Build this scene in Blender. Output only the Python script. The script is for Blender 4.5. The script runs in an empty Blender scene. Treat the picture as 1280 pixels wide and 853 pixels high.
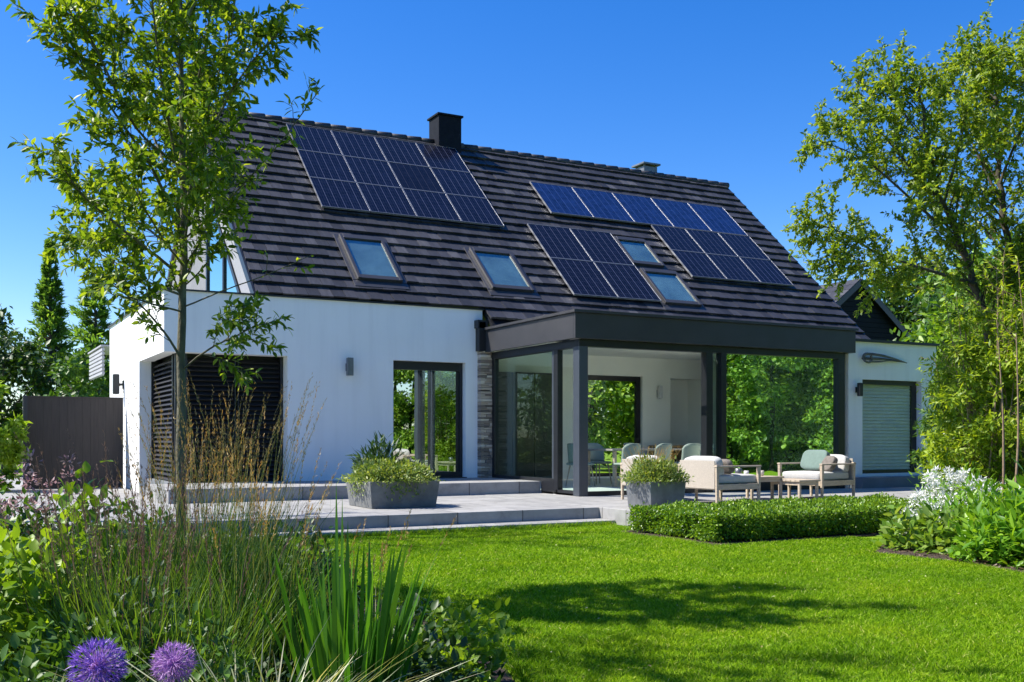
import bpy, math, random
import numpy as np
from mathutils import Vector, Matrix

sc = bpy.context.scene
COL = sc.collection
R = math.radians

# ------------------------------------------------------------------ camera
FOC, YAW, HOR, EYE = 1299.0, R(28.313), 548.2, 1.22   # photo pixels (1280 wide)
cam_d = bpy.data.cameras.new('camera')
cam = bpy.data.objects.new('camera', cam_d)
COL.objects.link(cam)
cam.location = (0, 0, EYE)
cam.rotation_euler = (R(90), 0, -YAW)
cam_d.sensor_width = 36
cam_d.lens = FOC / 1280 * 36
cam_d.shift_y = (HOR - 426.5) / 1280
cam_d.clip_end = 3000
sc.camera = cam


def at(x, y, t):
    """world point seen at photo pixel x, y at t metres depth"""
    r = (x - 640) / FOC
    u = (HOR - y) / FOC
    return np.array([(math.cos(YAW) * r + math.sin(YAW)) * t, (-math.sin(YAW) * r + math.cos(YAW)) * t, EYE + u * t])


# ------------------------------------------------------------------ world, sun
EL = R(51)
SX, SY = -0.885, 0.466            # horizontal direction towards the sun
w = bpy.data.worlds.new('World')
sc.world = w
w.use_nodes = True
nt = w.node_tree
bg = nt.nodes['Background']
sky = nt.nodes.new('ShaderNodeTexSky')
sky.sky_type = 'NISHITA'
sky.sun_disc = False
sky.sun_elevation = EL
sky.sun_rotation = math.atan2(SX, SY)
sky.altitude = 300
sky.air_density = 1.0
sky.dust_density = 0.6
sky.ozone_density = 4.0
hs = nt.nodes.new('ShaderNodeHueSaturation')
hs.inputs['Saturation'].default_value = 1.38
hs.inputs['Hue'].default_value = 0.513
hs.inputs['Value'].default_value = 0.97
nt.links.new(sky.outputs[0], hs.inputs['Color'])
nt.links.new(hs.outputs[0], bg.inputs[0])
bg.inputs[1].default_value = 0.118
sun_d = bpy.data.lights.new('sun', 'SUN')
sun_d.energy = 4.8
sun_d.angle = R(0.5)
sun_d.color = (1.0, 0.94, 0.85)
sun = bpy.data.objects.new('sun', sun_d)
COL.objects.link(sun)
sun.location = (-20, 10, 30)
sdir = Vector((-SX * math.cos(EL), -SY * math.cos(EL), -math.sin(EL)))
sun.rotation_euler = sdir.to_track_quat('-Z', 'Y').to_euler()
sc.view_settings.view_transform = 'Standard'
sc.view_settings.look = 'None'
sc.view_settings.exposure = 0.9
sc.view_settings.gamma = 1.0
sc.cycles.max_bounces = 10
sc.cycles.transparent_max_bounces = 24
sc.cycles.sample_clamp_indirect = 6.0

# ------------------------------------------------------------------ materials
def new_mat(name):
    m = bpy.data.materials.new(name)
    m.use_nodes = True
    t = m.node_tree
    b = t.nodes['Principled BSDF']
    return m, t, b


def N(t, typ, **kw):
    n = t.nodes.new(typ)
    for k, v in kw.items():
        if k in n.inputs:
            n.inputs[k].default_value = v
        else:
            setattr(n, k, v)
    return n


def ramp(t, src, stops):
    r = t.nodes.new('ShaderNodeValToRGB')
    el = r.color_ramp.elements
    while len(el) < len(stops):
        el.new(0.5)
    for e, (p, c) in zip(el, stops):
        e.position = p
        e.color = (*c, 1)
    t.links.new(src, r.inputs[0])
    return r.outputs[0]


def surf(name, c, rough=0.6, var=0.15, scale=6.0, bump=0.0, bscale=40.0, metal=0.0, spec=0.5, coat=0.0, stretch=None):
    """base colour with a soft noise variation and an optional bump"""
    m, t, b = new_mat(name)
    b.inputs['Roughness'].default_value = rough
    b.inputs['Metallic'].default_value = metal
    b.inputs['Specular IOR Level'].default_value = spec
    b.inputs['Coat Weight'].default_value = coat
    tc = N(t, 'ShaderNodeTexCoord')
    src = tc.outputs['Object']
    if stretch:
        mp = N(t, 'ShaderNodeMapping')
        mp.inputs['Scale'].default_value = stretch
        t.links.new(src, mp.inputs[0])
        src = mp.outputs[0]
    n = N(t, 'ShaderNodeTexNoise', Scale=scale, Detail=6.0, Roughness=0.6)
    t.links.new(src, n.inputs['Vector'])
    lo = tuple(x * (1 - var) for x in c)
    hi = tuple(min(1, x * (1 + var)) for x in c)
    t.links.new(ramp(t, n.outputs[0], [(0.3, lo), (0.7, hi)]), b.inputs['Base Color'])
    if bump:
        n2 = N(t, 'ShaderNodeTexNoise', Scale=bscale, Detail=5.0)
        t.links.new(src, n2.inputs['Vector'])
        bp = N(t, 'ShaderNodeBump', Strength=bump, Distance=0.02)
        t.links.new(n2.outputs[0], bp.inputs['Height'])
        t.links.new(bp.outputs[0], b.inputs['Normal'])
    return m


def leafmat(name, cols, trans=0.35, rough=0.45, spec=0.4, tcol=None, gain=1.3):
    """a colour per leaf (random per island), partly translucent"""
    m, t, b = new_mat(name)
    g = N(t, 'ShaderNodeNewGeometry')
    k = len(cols) - 1
    c = ramp(t, g.outputs['Random Per Island'], [(i / max(1, k), tuple(x * gain for x in q)) for i, q in enumerate(cols)])
    t.links.new(c, b.inputs['Base Color'])
    b.inputs['Roughness'].default_value = rough
    b.inputs['Specular IOR Level'].default_value = spec
    if trans:
        tr = N(t, 'ShaderNodeBsdfTranslucent')
        mx = N(t, 'ShaderNodeMix', data_type='RGBA', blend_type='MULTIPLY')
        mx.inputs[0].default_value = 1.0
        t.links.new(c, mx.inputs[6])
        mx.inputs[7].default_value = (*(tcol or (1.9, 1.75, 0.6)), 1)
        t.links.new(mx.outputs[2], tr.inputs[0])
        ms = N(t, 'ShaderNodeMixShader')
        ms.inputs[0].default_value = trans
        t.links.new(b.outputs[0], ms.inputs[1])
        t.links.new(tr.outputs[0], ms.inputs[2])
        t.links.new(ms.outputs[0], t.nodes['Material Output'].inputs[0])
    return m


def glassmat(name, tint, refl, gl=(0.9, 0.95, 0.92), wave=0.02):
    """coated pane: clear tinted transmission mixed with a mirror reflection that rises at grazing angles"""
    m = bpy.data.materials.new(name)
    m.use_nodes = True
    t = m.node_tree
    t.nodes.remove(t.nodes['Principled BSDF'])
    tp = N(t, 'ShaderNodeBsdfTransparent')
    tp.inputs[0].default_value = (*(x ** 0.5 for x in tint), 1)      # light crosses two faces
    gs = N(t, 'ShaderNodeBsdfGlossy', Roughness=0.0)
    gs.inputs[0].default_value = (*gl, 1)
    tc = N(t, 'ShaderNodeTexCoord')
    nz = N(t, 'ShaderNodeTexNoise', Scale=1.3, Detail=2.0)
    t.links.new(tc.outputs['Object'], nz.inputs['Vector'])
    bp = N(t, 'ShaderNodeBump', Strength=wave, Distance=0.05)
    t.links.new(nz.outputs[0], bp.inputs['Height'])
    t.links.new(bp.outputs[0], gs.inputs['Normal'])
    lw = N(t, 'ShaderNodeLayerWeight')        # same from both sides of the pane, so no false total reflection
    lw.inputs['Blend'].default_value = 0.5
    fr = N(t, 'ShaderNodeMath', operation='POWER')
    t.links.new(lw.outputs['Facing'], fr.inputs[0])
    fr.inputs[1].default_value = 5.0
    mr = N(t, 'ShaderNodeMapRange')
    mr.inputs['To Min'].default_value = refl + 0.02
    mr.inputs['To Max'].default_value = 1.0
    t.links.new(fr.outputs[0], mr.inputs['Value'])
    ms = N(t, 'ShaderNodeMixShader')
    t.links.new(mr.outputs[0], ms.inputs[0])
    t.links.new(tp.outputs[0], ms.inputs[1])
    t.links.new(gs.outputs[0], ms.inputs[2])
    t.links.new(ms.outputs[0], t.nodes['Material Output'].inputs[0])
    return m


M = {}

def wallmat(name, c):
    m, t, b = new_mat(name)
    tc = N(t, 'ShaderNodeTexCoord')
    mp = N(t, 'ShaderNodeMapping')
    mp.inputs['Scale'].default_value = (3.2, 3.2, 0.22)
    t.links.new(tc.outputs['Object'], mp.inputs[0])
    st = N(t, 'ShaderNodeTexNoise', Scale=1.6, Detail=7.0, Roughness=0.62)
    t.links.new(mp.outputs[0], st.inputs['Vector'])
    big = N(t, 'ShaderNodeTexNoise', Scale=0.7, Detail=5.0, Roughness=0.6)
    t.links.new(tc.outputs['Object'], big.inputs['Vector'])
    a = ramp(t, st.outputs[0], [(0.30, tuple(x * 0.935 for x in c)), (0.52, c)])
    k = ramp(t, big.outputs[0], [(0.3, (0.95, 0.95, 0.945)), (0.65, (1, 1, 1))])
    mx = N(t, 'ShaderNodeMix', data_type='RGBA', blend_type='MULTIPLY')
    mx.inputs[0].default_value = 1
    t.links.new(a, mx.inputs[6])
    t.links.new(k, mx.inputs[7])
    t.links.new(mx.outputs[2], b.inputs['Base Color'])
    b.inputs['Roughness'].default_value = 0.9
    b.inputs['Specular IOR Level'].default_value = 0.2
    g = N(t, 'ShaderNodeTexNoise', Scale=140.0, Detail=4.0)
    t.links.new(tc.outputs['Object'], g.inputs['Vector'])
    bp = N(t, 'ShaderNodeBump', Strength=0.22, Distance=0.01)
    t.links.new(g.outputs[0], bp.inputs['Height'])
    t.links.new(bp.outputs[0], b.inputs['Normal'])
    return m


M['render'] = wallmat('white_render', (0.87, 0.875, 0.87))
M['reveal'] = surf('grey_render', (0.30, 0.31, 0.33), 0.85, 0.04, 1.5, 0.1, 160)
M['plaster'] = surf('cream_plaster', (0.92, 0.915, 0.84), 0.9, 0.03, 1.2)
M['anth'] = surf('anthracite_metal', (0.042, 0.042, 0.046), 0.42, 0.12, 3.0, spec=0.5)
M['anth_dark'] = surf('black_metal', (0.014, 0.015, 0.018), 0.38, 0.15, 3.0)
M['steel_blue'] = surf('powder_coated_post', (0.05, 0.06, 0.075), 0.35, 0.08, 3.0, spec=0.7)
M['louvre'] = surf('louvre_metal', (0.022, 0.021, 0.022), 0.4, 0.2, 2.0)
M['chimney'] = surf('slate_cladding', (0.009, 0.011, 0.017), 0.75, 0.25, 8.0, 0.15, 30, spec=0.15)
M['concrete'] = surf('grey_concrete', (0.26, 0.26, 0.255), 0.8, 0.22, 5.0, 0.15, 60)
M['plinth'] = surf('plinth_render', (0.17, 0.185, 0.20), 0.85, 0.12, 3.0, 0.1, 90)
M['oak'] = surf('weathered_teak', (0.46, 0.38, 0.28), 0.6, 0.22, 9.0, 0.1, 60, stretch=(1, 1, 6))
M['oak_warm'] = surf('warm_oak', (0.42, 0.27, 0.13), 0.5, 0.2, 7.0, stretch=(6, 1, 1))
M['fabric'] = surf('pale_grey_fabric', (0.48, 0.475, 0.45), 0.95, 0.06, 30.0, 0.3, 350)
M['fabric_grey'] = surf('cool_grey_fabric', (0.42, 0.43, 0.42), 0.95, 0.06, 30.0, 0.3, 350)
M['weave'] = surf('beige_woven_back', (0.44, 0.39, 0.32), 0.9, 0.12, 60.0, 0.3, 250)
M['green_fabric'] = surf('sage_green_fabric', (0.15, 0.215, 0.185), 0.95, 0.1, 24.0, 0.3, 300)
M['brown_fabric'] = surf('taupe_fabric', (0.16, 0.14, 0.12), 0.95, 0.25, 18.0, 0.3, 300)
M['ceramic'] = surf('cream_ceramic', (0.6, 0.55, 0.46), 0.35, 0.06, 10.0)
M['stone_planter'] = surf('fibre_concrete_planter', (0.15, 0.155, 0.15), 0.75, 0.25, 7.0, 0.15, 70)
M['zinc'] = surf('zinc_planter', (0.17, 0.18, 0.19), 0.45, 0.3, 5.0, 0.1, 60, metal=0.35)
M['lampmetal'] = surf('lamp_grey_metal', (0.16, 0.17, 0.18), 0.4, 0.1, 10.0, metal=0.5)
M['opal'] = surf('opal_glass', (0.7, 0.7, 0.68), 0.3, 0.04, 10.0)
M['floor'] = surf('pale_floor_tiles', (0.75, 0.73, 0.68), 0.4, 0.08, 2.0)
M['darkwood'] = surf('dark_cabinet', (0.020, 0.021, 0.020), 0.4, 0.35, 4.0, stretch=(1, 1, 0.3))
M['table_top'] = surf('grey_table_top', (0.30, 0.28, 0.25), 0.5, 0.15, 6.0)
M['chair_shell'] = surf('sage_chair_shell', (0.24, 0.30, 0.26), 0.6, 0.06, 6.0)
M['fence'] = surf('brown_fence_boards', (0.043, 0.034, 0.030), 0.65, 0.3, 5.0, 0.15, 50, stretch=(6, 6, 0.4))
M['soil'] = surf('bark_mulch', (0.055, 0.036, 0.024), 0.95, 0.5, 25.0, 0.8, 60)
M['bark'] = surf('young_bark', (0.13, 0.12, 0.075), 0.85, 0.45, 22.0, 0.5, 60, stretch=(1, 1, 0.5))
M['bark_dark'] = surf('dark_bark', (0.075, 0.062, 0.045), 0.9, 0.5, 12.0, 0.6, 40, stretch=(1, 1, 0.4))
M['bark_pale'] = surf('pale_stem_bark', (0.25, 0.17, 0.11), 0.85, 0.3, 20.0)
M['frame_silver'] = surf('silver_panel_frame', (0.30, 0.31, 0.33), 0.35, 0.08, 4.0, metal=0.6)
M['driftwood'] = surf('driftwood', (0.13, 0.13, 0.12), 0.9, 0.45, 12.0, 0.5, 30, stretch=(0.5, 2, 2))
M['blind'] = surf('roller_blind', (0.60, 0.62, 0.58), 0.6, 0.05, 2.0)
M['skyblind'] = surf('skylight_blind', (0.30, 0.38, 0.38), 0.8, 0.35, 1.4)

M['glass_mirror'] = glassmat('mirror_coated_glass', (0.07, 0.115, 0.095), 0.74, (0.76, 0.96, 0.87), 0.045)
M['glass_win'] = glassmat('window_glass', (0.2, 0.23, 0.22), 0.62)
M['glass_side'] = glassmat('green_tinted_glass', (0.64, 0.82, 0.74), 0.02)
M['glass_blind'] = glassmat('blind_window_glass', (0.88, 0.93, 0.91), 0.0)
M['glass_clear'] = glassmat('clear_glass', (0.92, 0.97, 0.95), 0.0)
M['glass_sky'] = glassmat('skylight_glass', (0.62, 0.76, 0.78), 0.16)


def tilemat():
    m, t, b = new_mat('dark_roof_tiles')
    g = N(t, 'ShaderNodeNewGeometry')
    c = ramp(t, g.outputs['Random Per Island'], [(0, (0.017, 0.0185, 0.023)), (0.5, (0.030, 0.0315, 0.038)), (0.92, (0.046, 0.0475, 0.055)), (1, (0.080, 0.081, 0.088))])
    tc = N(t, 'ShaderNodeTexCoord')
    mp = N(t, 'ShaderNodeMapping')
    mp.inputs['Scale'].default_value = (5, 0.9, 0.9)
    t.links.new(tc.outputs['Object'], mp.inputs[0])
    n = N(t, 'ShaderNodeTexNoise', Scale=3.0, Detail=8.0, Roughness=0.7)
    t.links.new(mp.outputs[0], n.inputs['Vector'])
    v = ramp(t, n.outputs[0], [(0.3, (0.6, 0.6, 0.6)), (0.72, (1.35, 1.3, 1.3))])
    mx = N(t, 'ShaderNodeMix', data_type='RGBA', blend_type='MULTIPLY')
    mx.inputs[0].default_value = 1
    t.links.new(c, mx.inputs[6])
    t.links.new(v, mx.inputs[7])
    t.links.new(mx.outputs[2], b.inputs['Base Color'])
    b.inputs['Roughness'].default_value = 0.55
    b.inputs['Specular IOR Level'].default_value = 0.45
    n2 = N(t, 'ShaderNodeTexNoise', Scale=45.0, Detail=6.0)
    t.links.new(tc.outputs['Object'], n2.inputs['Vector'])
    bp = N(t, 'ShaderNodeBump', Strength=0.25, Distance=0.02)
    t.links.new(n2.outputs[0], bp.inputs['Height'])
    t.links.new(bp.outputs[0], b.inputs['Normal'])
    return m


M['tile'] = tilemat()


def cellmat(name, base, line, nx=6, ny=8):
    """photovoltaic cells: fine grid over the panel's own width and height"""
    m, t, b = new_mat(name)
    tc = N(t, 'ShaderNodeTexCoord')
    sp = N(t, 'ShaderNodeSeparateXYZ')
    t.links.new(tc.outputs['Generated'], sp.inputs[0])

    def lines(src, n, wd):
        mu = N(t, 'ShaderNodeMath', operation='MULTIPLY')
        t.links.new(src, mu.inputs[0])
        mu.inputs[1].default_value = n
        f = N(t, 'ShaderNodeMath', operation='FRACT')
        t.links.new(mu.outputs[0], f.inputs[0])
        a = N(t, 'ShaderNodeMath', operation='SUBTRACT')
        t.links.new(f.outputs[0], a.inputs[0])
        a.inputs[1].default_value = 0.5
        ab = N(t, 'ShaderNodeMath', operation='ABSOLUTE')
        t.links.new(a.outputs[0], ab.inputs[0])
        gt = N(t, 'ShaderNodeMath', operation='GREATER_THAN')
        t.links.new(ab.outputs[0], gt.inputs[0])
        gt.inputs[1].default_value = 0.5 - wd
        return gt.outputs[0]

    def vmax(a, c):
        q = N(t, 'ShaderNodeMath', operation='MAXIMUM')
        t.links.new(a, q.inputs[0])
        t.links.new(c, q.inputs[1])
        return q.outputs[0]
    hz = N(t, 'ShaderNodeMath', operation='MULTIPLY')
    t.links.new(lines(sp.outputs[1], ny, 0.03), hz.inputs[0])
    hz.inputs[1].default_value = 0.22
    big = vmax(lines(sp.outputs[0], nx, 0.04), hz.outputs[0])
    fine = lines(sp.outputs[0], nx * 3, 0.08)
    fm = N(t, 'ShaderNodeMath', operation='MULTIPLY')
    t.links.new(fine, fm.inputs[0])
    fm.inputs[1].default_value = 0.22
    mask = vmax(big, fm.outputs[0])
    n = N(t, 'ShaderNodeTexNoise', Scale=5.0, Detail=7.0, Roughness=0.7)
    t.links.new(tc.outputs['Object'], n.inputs['Vector'])
    cb = ramp(t, n.outputs[0], [(0.35, tuple(x * 0.6 for x in base)), (0.7, tuple(x * 1.5 for x in base))])
    mx = N(t, 'ShaderNodeMix', data_type='RGBA')
    t.links.new(mask, mx.inputs[0])
    t.links.new(cb, mx.inputs[6])
    mx.inputs[7].default_value = (*line, 1)
    t.links.new(mx.outputs[2], b.inputs['Base Color'])
    b.inputs['Roughness'].default_value = 0.16
    b.inputs['Specular IOR Level'].default_value = 0.16
    return m


M['cell'] = cellmat('solar_cells', (0.005, 0.007, 0.018), (0.075, 0.083, 0.13))
M['cell_dark'] = cellmat('black_solar_cells', (0.006, 0.007, 0.014), (0.035, 0.035, 0.05))
M['cell_blue'] = cellmat('blue_solar_cells', (0.008, 0.022, 0.085), (0.04, 0.07, 0.19))
M['cell_mid'] = cellmat('navy_solar_cells', (0.005, 0.0065, 0.015), (0.085, 0.09, 0.135))


def pavemat():
    m, t, b = new_mat('pale_terrace_slabs')
    tc = N(t, 'ShaderNodeTexCoord')
    br = N(t, 'ShaderNodeTexBrick', offset=0.5)
    br.inputs['Scale'].default_value = 1.0
    br.inputs['Mortar Size'].default_value = 0.009
    br.inputs['Brick Width'].default_value = 1.0
    br.inputs['Row Height'].default_value = 0.6
    br.inputs['Color1'].default_value = (0.27, 0.268, 0.26, 1)
    br.inputs['Color2'].default_value = (0.34, 0.336, 0.325, 1)
    br.inputs['Mortar'].default_value = (0.12, 0.115, 0.11, 1)
    t.links.new(tc.outputs['Object'], br.inputs['Vector'])
    n = N(t, 'ShaderNodeTexNoise', Scale=4.0, Detail=8.0, Roughness=0.65)
    t.links.new(tc.outputs['Object'], n.inputs['Vector'])
    v = ramp(t, n.outputs[0], [(0.28, (0.66, 0.66, 0.65)), (0.45, (0.92, 0.92, 0.91)), (0.72, (1.14, 1.14, 1.13))])
    mx = N(t, 'ShaderNodeMix', data_type='RGBA', blend_type='MULTIPLY')
    mx.inputs[0].default_value = 1
    t.links.new(br.outputs[0], mx.inputs[6])
    t.links.new(v, mx.inputs[7])
    t.links.new(mx.outputs[2], b.inputs['Base Color'])
    b.inputs['Roughness'].default_value = 0.75
    return m


M['pave'] = pavemat()


def stonemat():
    m, t, b = new_mat('stacked_slate')
    g = N(t, 'ShaderNodeNewGeometry')
    c = ramp(t, g.outputs['Random Per Island'], [(0, (0.12, 0.10, 0.085)), (0.35, (0.30, 0.235, 0.185)), (0.7, (0.46, 0.37, 0.285)), (1, (0.62, 0.54, 0.44))])
    t.links.new(c, b.inputs['Base Color'])
    b.inputs['Roughness'].default_value = 0.8
    return m


M['slate'] = stonemat()


def lawnmat():
    m, t, b = new_mat('lawn_soil_green')
    tc = N(t, 'ShaderNodeTexCoord')
    n = N(t, 'ShaderNodeTexNoise', Scale=1.3, Detail=9.0, Roughness=0.7)
    t.links.new(tc.outputs['Object'], n.inputs['Vector'])
    t.links.new(ramp(t, n.outputs[0], [(0.3, (0.10, 0.18, 0.008)), (0.7, (0.17, 0.28, 0.012))]), b.inputs['Base Color'])
    b.inputs['Roughness'].default_value = 0.9
    b.inputs['Specular IOR Level'].default_value = 0.1
    return m


M['lawn'] = lawnmat()


def grassmat():
    m, t, b = new_mat('grass_blades')
    g = N(t, 'ShaderNodeNewGeometry')
    tc = N(t, 'ShaderNodeTexCoord')
    c = ramp(t, g.outputs['Random Per Island'], [(0, (0.05, 0.12, 0.006)), (0.35, (0.15, 0.28, 0.006)), (0.7, (0.22, 0.36, 0.010)), (0.93, (0.33, 0.47, 0.02)), (1, (0.52, 0.50, 0.18))])
    n = N(t, 'ShaderNodeTexNoise', Scale=1.1, Detail=5.0, Roughness=0.6)
    t.links.new(tc.outputs['Object'], n.inputs['Vector'])
    v = ramp(t, n.outputs[0], [(0.28, (0.62, 0.76, 0.7)), (0.5, (0.95, 1.0, 0.9)), (0.72, (1.3, 1.15, 1.1))])
    mx = N(t, 'ShaderNodeMix', data_type='RGBA', blend_type='MULTIPLY')
    mx.inputs[0].default_value = 1
    t.links.new(c, mx.inputs[6])
    t.links.new(v, mx.inputs[7])
    t.links.new(mx.outputs[2], b.inputs['Base Color'])
    b.inputs['Roughness'].default_value = 0.5
    b.inputs['Specular IOR Level'].default_value = 0.08
    tr = N(t, 'ShaderNodeBsdfTranslucent')
    m2 = N(t, 'ShaderNodeMix', data_type='RGBA', blend_type='MULTIPLY')
    m2.inputs[0].default_value = 1
    t.links.new(mx.outputs[2], m2.inputs[6])
    m2.inputs[7].default_value = (1.5, 1.5, 0.6, 1)
    t.links.new(m2.outputs[2], tr.inputs[0])
    ms = N(t, 'ShaderNodeMixShader')
    ms.inputs[0].default_value = 0.35
    t.links.new(b.outputs[0], ms.inputs[1])
    t.links.new(tr.outputs[0], ms.inputs[2])
    t.links.new(ms.outputs[0], t.nodes['Material Output'].inputs[0])
    return m


M['grass'] = grassmat()
M['leaf_tree'] = leafmat('fresh_tree_leaves', [(0.04, 0.09, 0.010), (0.085, 0.155, 0.013), (0.15, 0.225, 0.018), (0.23, 0.29, 0.03)], 0.42)
M['leaf_right'] = leafmat('light_canopy_leaves', [(0.06, 0.115, 0.013), (0.11, 0.18, 0.018), (0.17, 0.24, 0.025), (0.23, 0.28, 0.04)], 0.45)
M['leaf_lime'] = leafmat('lime_leaves', [(0.07, 0.14, 0.012), (0.13, 0.22, 0.015), (0.20, 0.30, 0.025)], 0.4)
M['leaf_mid'] = leafmat('mid_green_leaves', [(0.025, 0.07, 0.010), (0.05, 0.11, 0.015), (0.08, 0.16, 0.02)], 0.3)
M['leaf_dark'] = leafmat('dark_green_leaves', [(0.012, 0.035, 0.008), (0.025, 0.06, 0.012), (0.045, 0.09, 0.016)], 0.25)
M['leaf_hedge'] = leafmat('box_leaves', [(0.04, 0.10, 0.010), (0.09, 0.18, 0.012), (0.20, 0.31, 0.018)], 0.3, 0.35)
M['leaf_hosta'] = leafmat('hosta_leaves', [(0.08, 0.16, 0.02), (0.13, 0.22, 0.03), (0.22, 0.29, 0.08)], 0.35, 0.4)
M['leaf_peren'] = leafmat('perennial_leaves', [(0.055, 0.15, 0.012), (0.11, 0.23, 0.016), (0.19, 0.32, 0.025)], 0.35, 0.4)
M['leaf_bamboo'] = leafmat('bamboo_leaves', [(0.08, 0.15, 0.012), (0.18, 0.26, 0.018), (0.30, 0.37, 0.03)], 0.42)
M['leaf_olive'] = leafmat('olive_grey_leaves', [(0.06, 0.11, 0.025), (0.13, 0.19, 0.04), (0.25, 0.29, 0.08)], 0.3)
M['leaf_wood'] = leafmat('woodland_leaves', [(0.03, 0.075, 0.010), (0.08, 0.17, 0.018), (0.15, 0.26, 0.025), (0.23, 0.34, 0.04)], 0.35)
M['needle'] = leafmat('conifer_needles', [(0.035, 0.08, 0.02), (0.07, 0.14, 0.03), (0.12, 0.20, 0.04)], 0.5, gain=1.6)
M['blade'] = leafmat('reed_blades', [(0.02, 0.06, 0.010), (0.06, 0.13, 0.016), (0.14, 0.22, 0.03)], 0.35)
M['straw'] = leafmat('straw_stalks', [(0.26, 0.16, 0.045), (0.42, 0.27, 0.08), (0.52, 0.38, 0.15)], 0.3, tcol=(1.3, 1.0, 0.6))
M['stalk'] = leafmat('yellow_green_stalks', [(0.12, 0.16, 0.03), (0.24, 0.25, 0.06), (0.36, 0.30, 0.10)], 0.3, tcol=(1.3, 1.2, 0.6))
M['plume_brown'] = leafmat('brown_plumes', [(0.085, 0.052, 0.04), (0.15, 0.09, 0.065), (0.24, 0.165, 0.115)], 0.25, tcol=(1.2, 1.0, 0.9))
M['iris'] = leafmat('sword_leaves', [(0.02, 0.075, 0.008), (0.04, 0.125, 0.012), (0.075, 0.185, 0.02)], 0.4, 0.35)
M['sedge'] = leafmat('silver_sedge', [(0.13, 0.18, 0.07), (0.28, 0.31, 0.18), (0.45, 0.42, 0.28)], 0.3)
M['white_petal'] = leafmat('white_petals', [(0.74, 0.74, 0.71), (0.80, 0.80, 0.77), (0.86, 0.86, 0.83)], 0.15, tcol=(1, 1, 1), gain=1.0)
M['pink_petal'] = leafmat('dusty_pink_petals', [(0.22, 0.11, 0.12), (0.34, 0.20, 0.21), (0.42, 0.29, 0.28)], 0.3, tcol=(1, 1, 1))
M['purple_petal'] = leafmat('violet_petals', [(0.09, 0.045, 0.28), (0.17, 0.085, 0.42), (0.32, 0.19, 0.55)], 0.3, tcol=(1.1, 1, 1.1))
M['purple_pale'] = leafmat('lilac_petals', [(0.18, 0.08, 0.28), (0.33, 0.17, 0.42), (0.48, 0.30, 0.54)], 0.3, tcol=(1.1, 1, 1.1))
M['stem'] = surf('green_stem', (0.09, 0.16, 0.04), 0.5, 0.2, 10)
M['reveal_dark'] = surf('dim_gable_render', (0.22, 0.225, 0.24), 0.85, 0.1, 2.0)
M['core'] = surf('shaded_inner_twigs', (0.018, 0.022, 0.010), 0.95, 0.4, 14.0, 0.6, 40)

# ------------------------------------------------------------------ object helpers
def tag(o, label=None, cat=None, group=None, kind=None):
    for k, v in (('label', label), ('category', cat), ('group', group), ('kind', kind)):
        if v:
            o[k] = v
    return o


def empty(name, loc, rz=0.0):
    o = bpy.data.objects.new(name, None)
    o.empty_display_size = 0.2
    COL.objects.link(o)
    o.location = loc
    o.rotation_euler = (0, 0, rz)
    return o


def link(name, me, mat, parent=None, loc=(0, 0, 0)):
    o = bpy.data.objects.new(name, me)
    COL.objects.link(o)
    if mat is not None:
        me.materials.append(mat)
    o.parent = parent
    o.location = loc
    return o


def copy_tree(o, parent=None):
    c = o.copy()
    COL.objects.link(c)
    c.parent = parent
    for ch in o.children:
        copy_tree(ch, c)
    return c


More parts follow.
